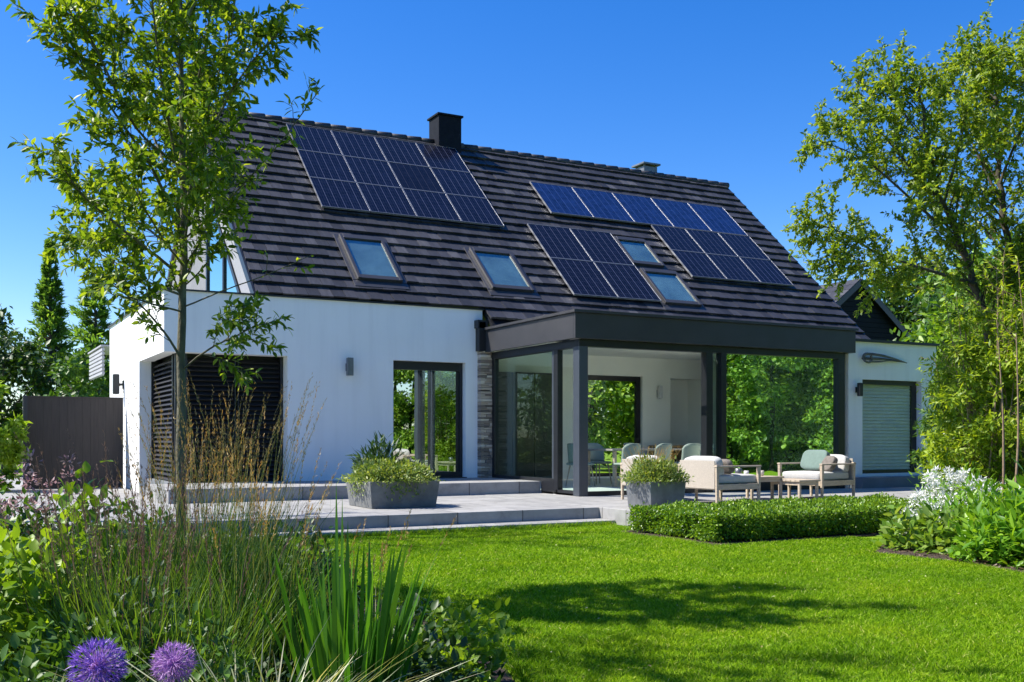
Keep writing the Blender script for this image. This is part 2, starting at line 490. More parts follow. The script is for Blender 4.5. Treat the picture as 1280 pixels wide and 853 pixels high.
class MB:
    """collects simple solids, then links them as one mesh object"""
    def __init__(self, org=(0, 0, 0)):
        self.v, self.f, self.o = [], [], np.array(org, float)

    def add(self, vs, fs):
        n = len(self.v)
        self.v += [tuple(np.array(p, float) - self.o) for p in vs]
        self.f += [tuple(i + n for i in q) for q in fs]
        return self

    def box(self, x0, x1, y0, y1, z0, z1):
        return self.add([(x0, y0, z0), (x1, y0, z0), (x1, y1, z0), (x0, y1, z0), (x0, y0, z1), (x1, y0, z1), (x1, y1, z1), (x0, y1, z1)],
                        [(0, 3, 2, 1), (4, 5, 6, 7), (0, 1, 5, 4), (1, 2, 6, 5), (2, 3, 7, 6), (3, 0, 4, 7)])

    def obox(self, c, ax, h):
        c = np.array(c, float)
        a = [np.array(q, float) * k for q, k in zip(ax, h)]
        vs = [c + a[0] * i + a[1] * j + a[2] * k for k in (-1, 1) for i, j in ((-1, -1), (1, -1), (1, 1), (-1, 1))]
        return self.add(vs, [(0, 3, 2, 1), (4, 5, 6, 7), (0, 1, 5, 4), (1, 2, 6, 5), (2, 3, 7, 6), (3, 0, 4, 7)])

    def frustum(self, x0, x1, y0, y1, z0, z1, d):
        """box whose foot is drawn in by d"""
        return self.add([(x0 + d, y0 + d, z0), (x1 - d, y0 + d, z0), (x1 - d, y1 - d, z0), (x0 + d, y1 - d, z0), (x0, y0, z1), (x1, y0, z1), (x1, y1, z1), (x0, y1, z1)],
                        [(0, 3, 2, 1), (4, 5, 6, 7), (0, 1, 5, 4), (1, 2, 6, 5), (2, 3, 7, 6), (3, 0, 4, 7)])

    def prism(self, poly, axis, a, b):
        """polygon of (u, v) extruded from a to b along axis 'x', 'y' or 'z'"""
        def p(u, v, k):
            return {'x': (k, u, v), 'y': (u, k, v), 'z': (u, v, k)}[axis]
        n = len(poly)
        vs = [p(u, v, a) for u, v in poly] + [p(u, v, b) for u, v in poly]
        fs = [tuple(range(n)), tuple(range(2 * n - 1, n - 1, -1))] + [(i, i + n, (i + 1) % n + n, (i + 1) % n) for i in range(n)]
        return self.add(vs, fs)

    def tube(self, pts, rad, n=8):
        v, q = tube_np(np.array(pts, float), np.array(rad, float) if np.ndim(rad) else np.full(len(pts), rad), n)
        k = len(pts)
        fs = [tuple(x) for x in q] + [tuple(range(n - 1, -1, -1)), tuple(range((k - 1) * n, k * n))]
        return self.add(v, fs)

    def build(self, name, mat, parent=None, bevel=0.0, smooth=False, loc=(0, 0, 0)):
        me = bpy.data.meshes.new(name)
        me.from_pydata(self.v, [], self.f)
        me.validate()
        me.update()
        import bmesh
        bm = bmesh.new()
        bm.from_mesh(me)
        bmesh.ops.recalc_face_normals(bm, faces=bm.faces)
        bm.to_mesh(me)
        bm.free()
        if smooth:
            me.polygons.foreach_set('use_smooth', [True] * len(me.polygons))
        o = link(name, me, mat, parent, loc)
        if bevel:
            b = o.modifiers.new('bevel', 'BEVEL')
            b.width = bevel
            b.segments = 2
            b.limit_method = 'ANGLE'
        return o


def tube_np(P, r, n=6):
    k = len(P)
    T = np.gradient(P, axis=0)
    T /= np.linalg.norm(T, axis=1, keepdims=True) + 1e-9
    up = np.array([0.0, 0, 1]) if abs(T[0][2]) < 0.9 else np.array([1.0, 0, 0])
    A = np.cross(T, up)
    A /= np.linalg.norm(A, axis=1, keepdims=True) + 1e-9
    B = np.cross(T, A)
    th = np.arange(n) * 2 * math.pi / n
    V = P[:, None, :] + r[:, None, None] * (A[:, None, :] * np.cos(th)[None, :, None] + B[:, None, :] * np.sin(th)[None, :, None])
    i = np.arange(k - 1)[:, None] * n
    j = np.arange(n)[None, :]
    j2 = (j + 1) % n
    Q = np.stack([i + j, i + j2, i + n + j2, i + n + j], -1).reshape(-1, 4)
    return V.reshape(-1, 3), Q


def np_mesh(name, parts, smooth=False):
    """parts: list of (verts, faces) with faces an (n, k) index array"""
    V = np.concatenate([p[0] for p in parts]).astype(np.float32)
    off, loops, tot = 0, [], []
    for v, f in parts:
        loops.append((f + off).ravel())
        tot.append(np.full(len(f), f.shape[1]))
        off += len(v)
    loops = np.concatenate(loops).astype(np.int32)
    tot = np.concatenate(tot).astype(np.int32)
    st = np.concatenate([[0], np.cumsum(tot)[:-1]]).astype(np.int32)
    me = bpy.data.meshes.new(name)
    me.vertices.add(len(V))
    me.vertices.foreach_set('co', V.ravel())
    me.loops.add(len(loops))
    me.loops.foreach_set('vertex_index', loops)
    me.polygons.add(len(tot))
    me.polygons.foreach_set('loop_start', st)
    me.polygons.foreach_set('loop_total', tot)
    if smooth:
        me.polygons.foreach_set('use_smooth', np.ones(len(tot), bool))
    me.update(calc_edges=True)
    return me


L4 = (np.array([(0, 0, 0), (.5, .42, .12), (0, 1, -.05), (-.5, .42, .12)]), np.array([(0, 1, 2), (0, 2, 3)]))
L8 = (np.array([(0, 0, 0), (.38, .2, .10), (.5, .5, .12), (.28, .8, .03), (0, 1, -.10), (-.28, .8, .03), (-.5, .5, .12), (-.38, .2, .10), (0, .4, .02), (0, .72, -.03)]),
      np.array([(0, 1, 2, 8), (0, 8, 6, 7), (8, 2, 3, 9), (8, 9, 5, 6), (9, 3, 4, 4), (9, 4, 4, 5)]))
L8 = (np.array([(0, 0, 0), (.40, .22, .10), (.48, .52, .11), (.26, .8, .0), (0, 1, -.14), (-.26, .8, .0), (-.48, .52, .11), (-.40, .22, .10), (0, .5, .0)]),
      np.array([(0, 1, 2, 8), (0, 8, 6, 7), (8, 2, 3, 4), (8, 4, 5, 6)]))


def norm(a):
    return a / (np.linalg.norm(a, axis=-1, keepdims=True) + 1e-9)


def leaves(P, D, U, L, W, tpl=L4):
    """one leaf per row: base point P, pointing along D, upper side U, length L, width W"""
    D = norm(D)
    S = norm(np.cross(D, U))
    Nn = np.cross(S, D)
    tv, tf = tpl
    L = np.broadcast_to(np.asarray(L, float), (len(P),))[:, None, None]
    W = np.broadcast_to(np.asarray(W, float), (len(P),))[:, None, None]
    V = P[:, None, :] + S[:, None, :] * (tv[None, :, 0:1] * W) + D[:, None, :] * (tv[None, :, 1:2] * L) + Nn[:, None, :] * (tv[None, :, 2:3] * W)
    k = len(tv)
    F = (tf[None] + (np.arange(len(P)) * k)[:, None, None]).reshape(-1, tf.shape[1])
    return V.reshape(-1, 3), F


def blades(P, D, bend, L, W, nseg=3, rng=None):
    """tapering grass blades: start P, direction D, sideways/down bend vector added with the square of the length"""
    D = norm(D)
    S = np.cross(D, norm(rng.normal(size=P.shape)))
    S = norm(S)
    n = len(P)
    L = np.broadcast_to(np.asarray(L, float), (n,))[:, None]
    W = np.broadcast_to(np.asarray(W, float), (n,))[:, None]
    cols = []
    for i in range(nseg):
        t = i / nseg
        c = P + D * L * t + bend * L * t * t
        wd = W * (1 - 0.75 * t ** 2) * 0.5
        cols += [c - S * wd, c + S * wd]
    cols.append(P + D * L + bend * L)
    V = np.stack(cols, 1)
    k = V.shape[1]
    base = (np.arange(n) * k)[:, None, None]
    parts_q = [(2 * i, 2 * i + 1, 2 * i + 3, 2 * i + 2) for i in range(nseg - 1)]
    V = V.reshape(-1, 3)
    tri = (np.array([[(2 * nseg - 2, 2 * nseg - 1, 2 * nseg)]]) + base).reshape(-1, 3)
    if not parts_q:
        return [(V, tri)]
    q = (np.array([parts_q]) + base).reshape(-1, 4)
    return [(V, q), (np.zeros((0, 3)), tri - len(V))]   # tri indexes point back into V


def blade_mesh_parts(lst):
    return lst


def smooth_path(pts, n):
    """resample a polyline as a smooth curve"""
    P = np.array(pts, float)
    t = np.linspace(0, len(P) - 1, n)
    out = []
    for q in t:
        i = min(int(q), len(P) - 2)
        u = q - i
        p0, p1, p2, p3 = P[max(i - 1, 0)], P[i], P[i + 1], P[min(i + 2, len(P) - 1)]
        out.append(0.5 * ((2 * p1) + (p2 - p0) * u + (2 * p0 - 5 * p1 + 4 * p2 - p3) * u * u + (3 * p1 - p0 - 3 * p2 + p3) * u ** 3))
    return np.array(out)

# ------------------------------------------------------------------ ground
rng = np.random.default_rng(7)
g = MB().add([(-600, -600, -0.02), (600, -600, -0.02), (600, 900, -0.02), (-600, 900, -0.02)], [(0, 1, 2, 3)]).build('ground', M['lawn'])
tag(g, kind='structure')


def bed_edge(y):          # right edge of the planted bed on the left
    return 2.55 + 0.075 * (y - 4.6) + 0.10 * np.sin(y * 1.3) + np.where(y > 10.5, (y - 10.5) * 0.1, 0) - np.where(y < 4.6, (4.6 - y) * 0.35, 0)


def in_rbed(x, y):        # planted bed on the right
    return (x > 8.52 + 0.18 * np.sin((y - 6.2) * 1.5) + np.where(y > 7.9, (y - 7.9) * 1.6, 0) + np.where(y < 5.6, (5.6 - y) ** 2 * 0.5, 0)) & (y < 8.75)


lp = [(2.0, -8), (30, -8), (30, 12.24), (2.0, 12.24)]
tag(MB().add([(x, y, -0.004) for x, y in lp], [(0, 1, 2, 3)]).build('lawn', M['lawn']), kind='structure')
ys = np.linspace(-3, 12.24, 40)
pts = [(-9, -3, 0.006), (-9, 12.24, 0.006)] + [(float(bed_edge(y)), float(y), 0.006) for y in ys[::-1]]
tag(MB().add(pts, [tuple(range(len(pts)))]).build('planting_bed_soil', M['soil']), kind='structure')
# right bed, following the same edge as the grass mask
gx, gy = np.meshgrid(np.arange(8.0, 16.0, 0.1), np.arange(3.0, 8.8, 0.1))
mk = in_rbed(gx + 0.05, gy + 0.05)
vs, fs = [], []
for x, y in zip(gx[mk], gy[mk]):
    n = len(vs)
    vs += [(x, y, 0.006), (x + .1, y, 0.006), (x + .1, y + .1, 0.006), (x, y + .1, 0.006)]
    fs.append((n, n + 1, n + 2, n + 3))
tag(MB().add(vs, fs).build('flower_bed_soil', M['soil']), kind='structure')
tag(MB().box(7.62, 12.3, 9.28, 11.28, -0.02, 0.012).build('hedge_soil', M['soil']), kind='structure')
# loose bark on the open strip of the right bed
n = 2600
P = np.stack([rng.uniform(8.3, 10.5, n), rng.uniform(4.5, 8.6, n), rng.uniform(0.006, 0.03, n)], 1)
P = P[in_rbed(P[:, 0], P[:, 1])]
v, f = leaves(P, rng.normal(size=P.shape) * (1, 1, .25), rng.normal(size=P.shape) * .4 + (0, 0, 1), rng.uniform(.02, .06, len(P)), rng.uniform(.01, .025, len(P)))
M['chips'] = leafmat('bark_chips', [(0.03, 0.02, 0.014), (0.08, 0.05, 0.032), (0.15, 0.10, 0.065)], 0)
tag(link('bark_chips', np_mesh('bark_chips', [(v, f)]), M['chips']), kind='stuff')


def scatter_grass(n, y0, y1, x0, x1, hmin, hmax, wd):
    P = np.stack([rng.uniform(x0, x1, n), rng.uniform(y0, y1, n), np.zeros(n)], 1)
    x, y = P[:, 0], P[:, 1]
    ok = (x > bed_edge(y) + rng.normal(size=n) * .03) & ~in_rbed(x, y) & (y < 12.26) & ~((x > 7.66 + rng.normal(size=n) * .03) & (y > 9.30) & (y < 11.3)) & ~((x > 8.2) & (y > 11.2))
    ok &= ~((x > 9.6) & (y > 8.75) & (y < 9.2) & (x > 11))
    P = P[ok]
    k = len(P)
    D = np.concatenate([rng.normal(size=(k, 2)) * .35, np.ones((k, 1))], 1)
    bend = np.concatenate([rng.normal(size=(k, 2)) * .5, -rng.uniform(0, .35, (k, 1))], 1)
    patch = 0.85 + 0.3 * np.sin(P[:, 0] * 2.1 + np.sin(P[:, 1] * 1.7) * 1.5) * np.sin(P[:, 1] * 2.7)
    return blades(P, D, bend, rng.uniform(hmin, hmax, k) * patch, wd, 2, rng)


gp = []
gp += scatter_grass(240000, 3.2, 7.0, 2.0, 9.2, 0.026, 0.050, 0.005)
gp += scatter_grass(190000, 7.0, 12.26, 2.4, 9.8, 0.026, 0.050, 0.007)
gp += scatter_grass(25000, 0.5, 3.2, 1.0, 9.0, 0.035, 0.062, 0.008)
gp += scatter_grass(14000, 3.2, 6.0, 9.2, 12.5, 0.035, 0.06, 0.008)
tag(link('mown_grass', np_mesh('mown_grass', gp), M['grass']), 'short mown bright green lawn grass in front of the terrace', 'grass', kind='stuff')
# longer tufts left along the edge of the steps and beds
k = 5200
q = rng.uniform(0, 1, k)
P = np.where(q[:, None] < .55, np.stack([rng.uniform(3.2, 8.2, k), 12.22 - np.abs(rng.normal(size=k)) * .03, np.zeros(k)], 1),
             np.stack([bed_edge(q * 20 - 8) + .03, q * 20 - 8, np.zeros(k)], 1))
D = np.concatenate([rng.normal(size=(k, 2)) * .4, np.ones((k, 1))], 1)
tag(link('edge_grass', np_mesh('edge_grass', blades(P, D, rng.normal(size=(k, 3)) * (.4, .4, .1), rng.uniform(.05, .10, k), .006, 2, rng)), M['grass']), 'longer unmown grass along the step and bed edges', 'grass', kind='stuff')

k = 420
P = np.stack([rng.uniform(2.6, 9, k), rng.uniform(4, 12.2, k), rng.uniform(.03, .045, k)], 1)
P = P[(P[:, 0] > bed_edge(P[:, 1]) + .05) & ~in_rbed(P[:, 0], P[:, 1]) & ~((P[:, 0] > 7.6) & (P[:, 1] > 9.2))]
D = rng.normal(size=P.shape) * (1, 1, .2)
M['fallen'] = leafmat('fallen_leaves', [(0.28, 0.20, 0.07), (0.40, 0.34, 0.10), (0.16, 0.22, 0.04), (0.45, 0.42, 0.22)], 0.2)
tag(link('fallen_leaves', np_mesh('fallen_leaves', [leaves(P, D, rng.normal(size=P.shape) * .3 + (0, 0, 1), rng.uniform(.012, .034, len(P)), rng.uniform(.006, .015, len(P)))]), M['fallen']), 'small dry leaves and bits lying on the lawn', 'fallen leaves', kind='stuff')

# ------------------------------------------------------------------ terrace and steps
def struct(o):
    return tag(o, kind='structure')


struct(MB().box(-0.8, 8.27, 12.68, 18.50, -0.3, 0.22).build('terrace', M['pave'], bevel=0.008))
struct(MB().box(8.27, 17.5, 11.32, 18.50, -0.3, 0.224).build('side_terrace', M['pave'], bevel=0.008))
struct(MB().box(2.6, 8.262, 12.25, 12.672, -0.3, 0.062).build('lower_step', M['pave'], bevel=0.006))
struct(MB().box(2.9, 9.44, 16.43, 18.52, 0.2, 0.44).build('upper_step', M['pave'], bevel=0.008))
struct(MB().box(-6, 3.1, 18.5, 30, -0.2, 0.20).build('side_path', M['pave'], bevel=0.008))
struct(MB().box(15.9, 18.6, 14.85, 15.19, 0.2, 0.44).build('side_step', M['plinth'], bevel=0.006))
# ------------------------------------------------------------------ the house
HO = (3.2, 18.53, 0.0)
house = empty('house', HO)
tag(house, 'modern white rendered house with steep dark tiled roof and glazed extension', 'house')


def hb(mb, name, mat, parent=None, **kw):
    """part of the house: world coordinates, origin at the house base"""
    mb.v = [tuple(np.array(p) - np.array(HO)) for p in mb.v]
    return mb.build(name, M[mat], parent or house, **kw)


# front wall with tall window and corner recess
m = MB()
m.box(5.36, 7.41, 18.53, 18.83, 0.2, 2.715).box(8.94, 9.30, 18.53, 18.83, 0.2, 2.715).box(3.2, 9.31, 18.53, 18.83, 2.715, 3.775)
m.box(7.41, 8.94, 18.53, 18.83, 0.2, 0.435)
m.box(3.2, 3.45, 18.83, 21.2, 2.715, 3.775).box(3.2, 3.5, 21.2, 25.2, -0.05, 3.775).box(3.2, 4.8, 25.2, 25.5, -0.05, 3.775)
hb(m, 'wall', 'render')
m = MB().box(3.14, 9.34, 18.49, 18.62, 3.775, 3.803).box(3.16, 3.27, 18.62, 25.56, 3.775, 3.803)
hb(m, 'wall_coping', 'anth_dark')
hb(MB().box(3.27, 4.95, 18.6, 25.4, 3.55, 3.62), 'flat_roof', 'anth')
hb(MB().box(3.30, 5.36, 18.80, 21.2, 0.2, 0.44).box(3.2, 3.45, 18.83, 21.2, 0.0, 0.30), 'recess_floor', 'plinth')
# corner shutters: frame and sloped slats
def shutter(ax, a0, a1, fixed, z0, z1, name='louvre_shutter'):
    m = MB()
    dz = 0.085
    nrow = int((z1 - z0) / dz)
    for i in range(nrow):
        z = z0 + (i + .5) * dz
        if ax == 'x':
            m.obox(((a0 + a1) / 2, fixed + 0.02, z), ((1, 0, 0), (0, .72, .70), (0, -.70, .72)), ((a1 - a0) / 2, .046, .005))
        else:
            m.obox((fixed + 0.02, (a0 + a1) / 2, z), ((0, 1, 0), (.72, 0, .70), (-.70, 0, .72)), ((a1 - a0) / 2, .046, .005))
    s = hb(m, name, 'louvre')
    for a in (a0, a1):
        if ax == 'x':
            fr = MB().box(a - .025, a + .025, fixed - .045, fixed + .085, z0 - .01, z1)
        else:
            fr = MB().box(fixed - .045, fixed + .085, a - .025, a + .025, z0 - .01, z1)
        hb(fr, 'guide_rail', 'anth_dark', s)
    return s


shutter('x', 3.62, 4.50, 18.86, 0.45, 2.71)
shutter('x', 4.52, 5.33, 18.86, 0.45, 2.71)
shutter('y', 18.98, 21.15, 3.46, 0.45, 2.71)
hb(MB().box(3.44, 3.58, 18.82, 18.96, 0.44, 2.713), 'corner_post', 'anth_dark')
hb(MB().box(3.62, 9.2, 19.15, 19.2, 0.3, 3.1).box(3.62, 3.68, 19.2, 25.2, 0.3, 3.1), 'room_shade_sheet', 'darkwood')  # dark sheets stand in for the shade of the closed room
# tall window with mirror glass
m = MB()
X0, X1, Z0, Z1 = 7.415, 8.935, 0.44, 2.71
m.box(X0, X0 + .05, 18.66, 18.76, Z0, Z1).box(X1 - .06, X1, 18.66, 18.76, Z0, Z1).box(X0 + .06, X1 - .06, 18.66, 18.76, Z1 - .16, Z1).box(X0 + .06, X1 - .06, 18.66, 18.76, Z0, Z0 + .12).box(X1 - .13, X1 - .06, 18.69, 18.75, Z0 + .12, Z1 - .16)
wf = hb(m, 'window', 'anth_dark', bevel=.004)
hb(MB().box(X0 + .05, X1 - .13, 18.70, 18.712, Z0 + .12, Z1 - .16), 'pane', 'glass_win', wf)
hb(MB().box(X0 - .02, X1 + .02, 18.50, 18.66, 0.436, 0.455), 'window_sill', 'anth_dark', wf)

# stacked slate pillar, one stone course after another
rs = random.Random(3)
m = MB()
z = 0.442
while z < 2.93:
    h = rs.uniform(.025, .07)
    x = 9.20
    while x < 9.52:
        wd = min(rs.uniform(.09, .26), 9.54 - x)
        d = rs.uniform(0, .035)
        m.box(x + .002, x + wd - .003, 18.40 - d, 18.56, z + .002, min(z + h, 2.94) - .003)
        x += wd
    z += h
hb(m, 'stone_pillar', 'slate', bevel=.004)
hb(MB().box(9.16, 9.30, 18.36, 18.529, 2.95, 3.52).box(9.13, 9.36, 18.36, 18.529, 3.40, 3.56), 'pillar_flashing', 'anth_dark')

# ---- roof
PITCH = math.atan2(8.58 - 3.79, 23.78 - 18.53)
RS = np.array([0, math.cos(PITCH), math.sin(PITCH)])
RN = np.array([0, -math.sin(PITCH), math.cos(PITCH)])
RO = np.array([0, 18.53, 3.79])
SLEN = 7.107


def rp(x, s, k=0.0):
    return RO + np.array([x, 0, 0]) + RS * s + RN * k


XL, XR = 4.78, 19.85
rs = random.Random(11)
m = MB(HO)
gauge = 0.345
rows = range(-1, 21)
for i in rows:
    s = i * gauge
    x = (9.36 if i < 0 else XL) - (0.13 if i % 2 else 0.0)
    xe = XR
    while x < xe:
        wd = 0.24
        a, b = max(x, XL if i >= 0 else 9.36), min(x + wd - 0.008, xe)
        if b - a > 0.03:
            j, k = rs.uniform(-.010, .010), rs.uniform(-.006, .006)
            top = min(s + gauge + 0.03, SLEN)
            lo, hi = 0.078 + k, 0.022 + k
            vs = [rp(a, s + j, lo), rp(b, s + j, lo), rp(b, top, hi), rp(a, top, hi), rp(a, s + j, lo - (.03 if i == 0 else .05)), rp(b, s + j, lo - (.03 if i == 0 else .05)), rp(b, top, hi - .03), rp(a, top, hi - .03)]
            m.add(vs, [(0, 1, 2, 3), (4, 5, 1, 0), (5, 6, 2, 1), (7, 4, 0, 3)])
        x += wd
roof = m.build('roof', M['tile'], house)
# deck below the tiles, back slope, gable boards
m = MB()
yb = 29.03
deck = [(18.84, 4.038), (23.78, 8.555), (yb, 3.755), (yb, 3.60), (23.78, 8.38), (18.84, 3.87)]
m.prism(deck, 'x', XL + .02, XR - .02)
hb(m, 'roof_deck', 'anth', roof)
m = MB().prism([(18.20, 3.46), (18.835, 4.035), (18.835, 3.87), (18.20, 3.36)], 'x', 9.37, XR - .02)
hb(m, 'eaves_board', 'anth_dark', roof)
m = MB()
x = XL - .02
while x < XR:
    m.tube([(x, 23.78, 8.60), (x + .40, 23.78, 8.615)], [.078, .086], 10)
    x += 0.39
hb(m, 'ridge_cap', 'tile', roof, smooth=True)
m = MB()
for sgn in (-1,):
    m.obox((XL - .03, (18.53 + 23.78) / 2, (3.79 + 8.58) / 2 - .03), ((1, 0, 0), RS, RN), (.02, SLEN / 2, .075))
hb(m, 'verge_board', 'anth_dark', roof)
m = MB().obox((XR + .02, (18.53 + 23.78) / 2, (3.79 + 8.58) / 2 - .03), ((1, 0, 0), RS, RN), (.02, SLEN / 2, .06))
hb(m, 'verge_board', 'anth_dark', roof)
# gables and hidden walls
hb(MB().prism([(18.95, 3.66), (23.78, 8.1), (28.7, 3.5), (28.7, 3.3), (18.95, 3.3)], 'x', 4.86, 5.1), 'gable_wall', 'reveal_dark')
hb(MB().box(4.86, 5.1, 25.5, 28.7, 0, 3.3), 'rear_wall', 'render')
hb(MB().prism([(18.9, 3.62), (23.78, 8.1), (28.7, 3.62)], 'x', 19.5, 19.75).box(19.5, 19.75, 18.55, 21.3, 0, 3.62), 'gable_wall', 'render')
hb(MB().box(5.1, 13.0, 28.6, 28.9, 0, 3.6).box(13.0, 13.2, 21.3, 28.9, 0, 3.6), 'rear_wall', 'render')
# white cladding strip under the verge and the tall gable window
m = MB().prism([(18.62, 3.765), (18.62, 3.80), (23.6, 8.33), (23.6, 7.55), (19.45, 3.765)], 'x', 4.80, 4.858)
hb(m, 'gable_cladding', 'reveal')
m = MB()
gp_ = [(19.75, 3.85), (22.75, 3.85), (22.75, 6.30), (22.4, 6.30)]
m.prism(gp_, 'x', 4.835, 4.845)
gw = MB()
for (a, b), (c, d) in zip(gp_, gp_[1:] + gp_[:1]):
    v = np.array([0, c - a, d - b], float)
    L = np.linalg.norm(v)
    v /= L
    gw.obox((4.835, (a + c) / 2, (b + d) / 2), ((1, 0, 0), v, np.cross((1, 0, 0), v)), (.035, L / 2 + .05, .05))
gw.box(4.80, 4.87, 21.15, 21.25, 3.85, 5.1)
gwo = hb(gw, 'gable_window', 'anth_dark')
hb(m, 'pane', 'glass_mirror', gwo)
# chimney and vent
m = MB().box(10.58, 11.20, 23.45, 24.05, 7.9, 9.22)
ch = hb(m, 'chimney', 'chimney', roof, bevel=.01)
m = MB().box(10.54, 11.24, 23.41, 24.09, 9.22, 9.27)
m.tube([(10.89, 23.75, 9.27), (10.89, 23.75, 9.34)], .1, 12)
hb(m, 'chimney_cap', 'chimney', roof, bevel=.008)
m = MB().box(17.05, 17.50, 23.85, 24.3, 8.2, 8.86)
m.box(16.98, 17.57, 23.78, 24.37, 8.90, 8.95)
for dx in (17.08, 17.47):
    for dy in (23.88, 24.27):
        m.box(dx - .02, dx + .02, dy - .02, dy + .02, 8.86, 8.90)
hb(m, 'vent_cowl', 'zinc', roof, bevel=.006)


def roof_box(m, x0, x1, s0, s1, k0, k1):
    c = rp((x0 + x1) / 2, (s0 + s1) / 2, (k0 + k1) / 2)
    return m.obox(c, ((1, 0, 0), RS, RN), ((x1 - x0) / 2, (s1 - s0) / 2, (k1 - k0) / 2))


def skylight(x0, x1, s0, s1):
    m = MB()
    roof_box(m, x0, x0 + .065, s0, s1, .02, .145)
    roof_box(m, x1 - .065, x1, s0, s1, .02, .145)
    roof_box(m, x0 + .065, x1 - .065, s0, s0 + .12, .02, .138)
    roof_box(m, x0 + .065, x1 - .065, s1 - .14, s1, .02, .15)
    roof_box(m, x0 - .10, x1 + .10, s0 - .20, s0 - .004, .06, .078)      # lead apron
    roof_box(m, x0 - .10, x0 - .004, s0, s1 + .06, .06, .085)
    roof_box(m, x1 + .004, x1 + .10, s0, s1 + .06, .06, .085)
    o = hb(m, 'roof_window', 'anth', bevel=.006)
    g_ = roof_box(MB(), x0 + .065, x1 - .065, s0 + .12, s1 - .14, .112, .120)
    hb(g_, 'pane', 'glass_sky', o)
    b_ = roof_box(MB(), x0 + .065, x1 - .065, s0 + .12, s1 - .14, .088, .092)
    hb(b_, 'blind', 'skyblind', o)


skylight(6.84, 7.76, .61, 2.14)
skylight(9.74, 10.72, .63, 2.11)
skylight(14.0, 14.9, 2.12, 3.26)
skylight(14.08, 15.1, .57, 1.92)

# ---- glazed extension
FZ0, FZ1 = 2.925, 3.41
m = MB()
m.box(9.30, 15.87, 15.0, 15.06, FZ0, FZ1 - .05)
hb(m, 'fascia', 'anth', bevel=.004)
m = MB().box(9.30, 9.36, 15.062, 18.39, FZ0, FZ1 - .05)
hb(m, 'side_fascia', 'anth', bevel=.004)
hb(MB().box(15.81, 15.87, 15.062, 18.39, FZ0, FZ1 - .05), 'side_fascia', 'anth', bevel=.004)
hb(MB().box(9.26, 15.91, 14.96, 15.075, FZ1 - .047, FZ1).box(9.26, 9.375, 15.075, 18.39, FZ1 - .047, FZ1).box(15.795, 15.91, 15.075, 18.39, FZ1 - .047, FZ1), 'fascia_cap', 'anth')
m = MB().box(9.36, 15.81, 15.06, 15.30, 3.22, 3.34).box(9.36, 15.81, 18.35, 18.5, 3.22, 3.34).box(9.36, 9.6, 15.30, 18.35, 3.22, 3.34).box(15.6, 15.81, 15.30, 18.35, 3.22, 3.34)
hb(m, 'extension_roof', 'anth')
rl = hb(MB().box(9.6, 15.6, 15.30, 18.35, 3.30, 3.312), 'added_rooflight_pane', 'glass_clear')  # unseen roof opening, added to let sun and sky brighten the room
for xx in (11.1, 12.6, 14.1):
    hb(MB().box(xx - .03, xx + .03, 15.30, 18.35, 3.20, 3.298), 'added_rooflight_bar', 'anth')  # bars across the added roof opening
# posts and beams
hb(MB().box(9.44, 9.62, 15.10, 15.30, .225, 2.80), 'corner_post', 'steel_blue', bevel=.005)
m = MB().box(9.44, 15.68, 15.10, 15.25, 2.80, 2.924).box(9.44, 9.58, 15.25, 18.38, 2.79, 2.924)
hb(m, 'head_beam', 'anth_dark', bevel=.003)
m = MB().box(9.62, 12.19, 15.12, 15.24, .225, .30).box(12.66, 15.5, 15.12, 15.24, .225, .40)
m.box(9.45, 9.55, 15.30, 15.90, .225, .31).box(9.45, 9.55, 15.98, 18.3, .44, .50)
m.box(9.45, 9.55, 15.98, 16.42, .225, .44)
hb(m, 'threshold', 'anth_dark')
for x0, x1 in ((12.19, 12.34), (12.54, 12.66), (15.50, 15.68)):
    hb(MB().box(x0, x1, 15.10, 15.26, .225, 2.80), 'door_post', 'anth_dark', bevel=.004)
hb(MB().box(9.45, 9.56, 15.84, 15.98, .225, 2.79), 'door_post', 'anth_dark', bevel=.004)
hb(MB().box(9.46, 9.54, 15.98, 16.05, .225, 2.79), 'door_stile', 'steel_blue')
hb(MB().box(9.45, 9.55, 18.28, 18.38, .44, 2.79), 'door_post', 'anth_dark')
hb(MB().box(9.495, 9.507, 16.05, 18.28, .50, 2.79), 'glass_pane', 'glass_side')
hb(MB().box(9.495, 9.507, 15.30, 15.84, .31, 2.80), 'glass_pane', 'glass_clear')
hb(MB().box(12.34, 12.54, 15.17, 15.182, .40, 2.80), 'glass_pane', 'glass_side')
hb(MB().box(12.66, 15.50, 15.17, 15.182, .40, 2.80), 'glass_pane', 'glass_mirror')
hb(MB().box(12.30, 12.40, 15.27, 15.34, .30, 2.80).box(12.30, 14.9, 15.27, 15.34, .30, .38), 'sliding_door', 'anth_dark')
# interior
hb(MB().box(9.45, 19.5, 15.26, 21.3, .10, .26), 'room_floor', 'floor')
hb(MB().box(9.31, 19.5, 18.5, 21.3, 3.20, 3.3), 'ceiling', 'plaster')
hb(MB().box(9.60, 15.78, 15.26, 15.32, 2.93, 3.2), 'ceiling_edge', 'plaster')
m = MB()   # back wall with rear window and doorway niche
wx0, wx1, nx0, nx1 = 13.10, 14.96, 15.81, 16.78
m.box(9.3, wx0, 21.0, 21.25, .2, 3.2).box(wx1, nx0, 21.0, 21.25, .2, 3.2).box(nx1, 19.5, 21.0, 21.25, .2, 3.2)
m.box(wx0, wx1, 21.0, 21.25, 2.74, 3.2).box(nx0, nx1, 21.0, 21.25, 2.72, 3.2).box(wx0, wx1, 21.0, 21.25, .2, .30)
m
hb(m, 'room_wall', 'plaster')
hb(MB().box(9.31, 9.5, 18.84, 21.0, .2, 3.2), 'room_wall', 'plaster')
hb(MB().box(15.70, 15.80, 15.27, 18.5, .26, 3.2), 'room_wall', 'plaster')
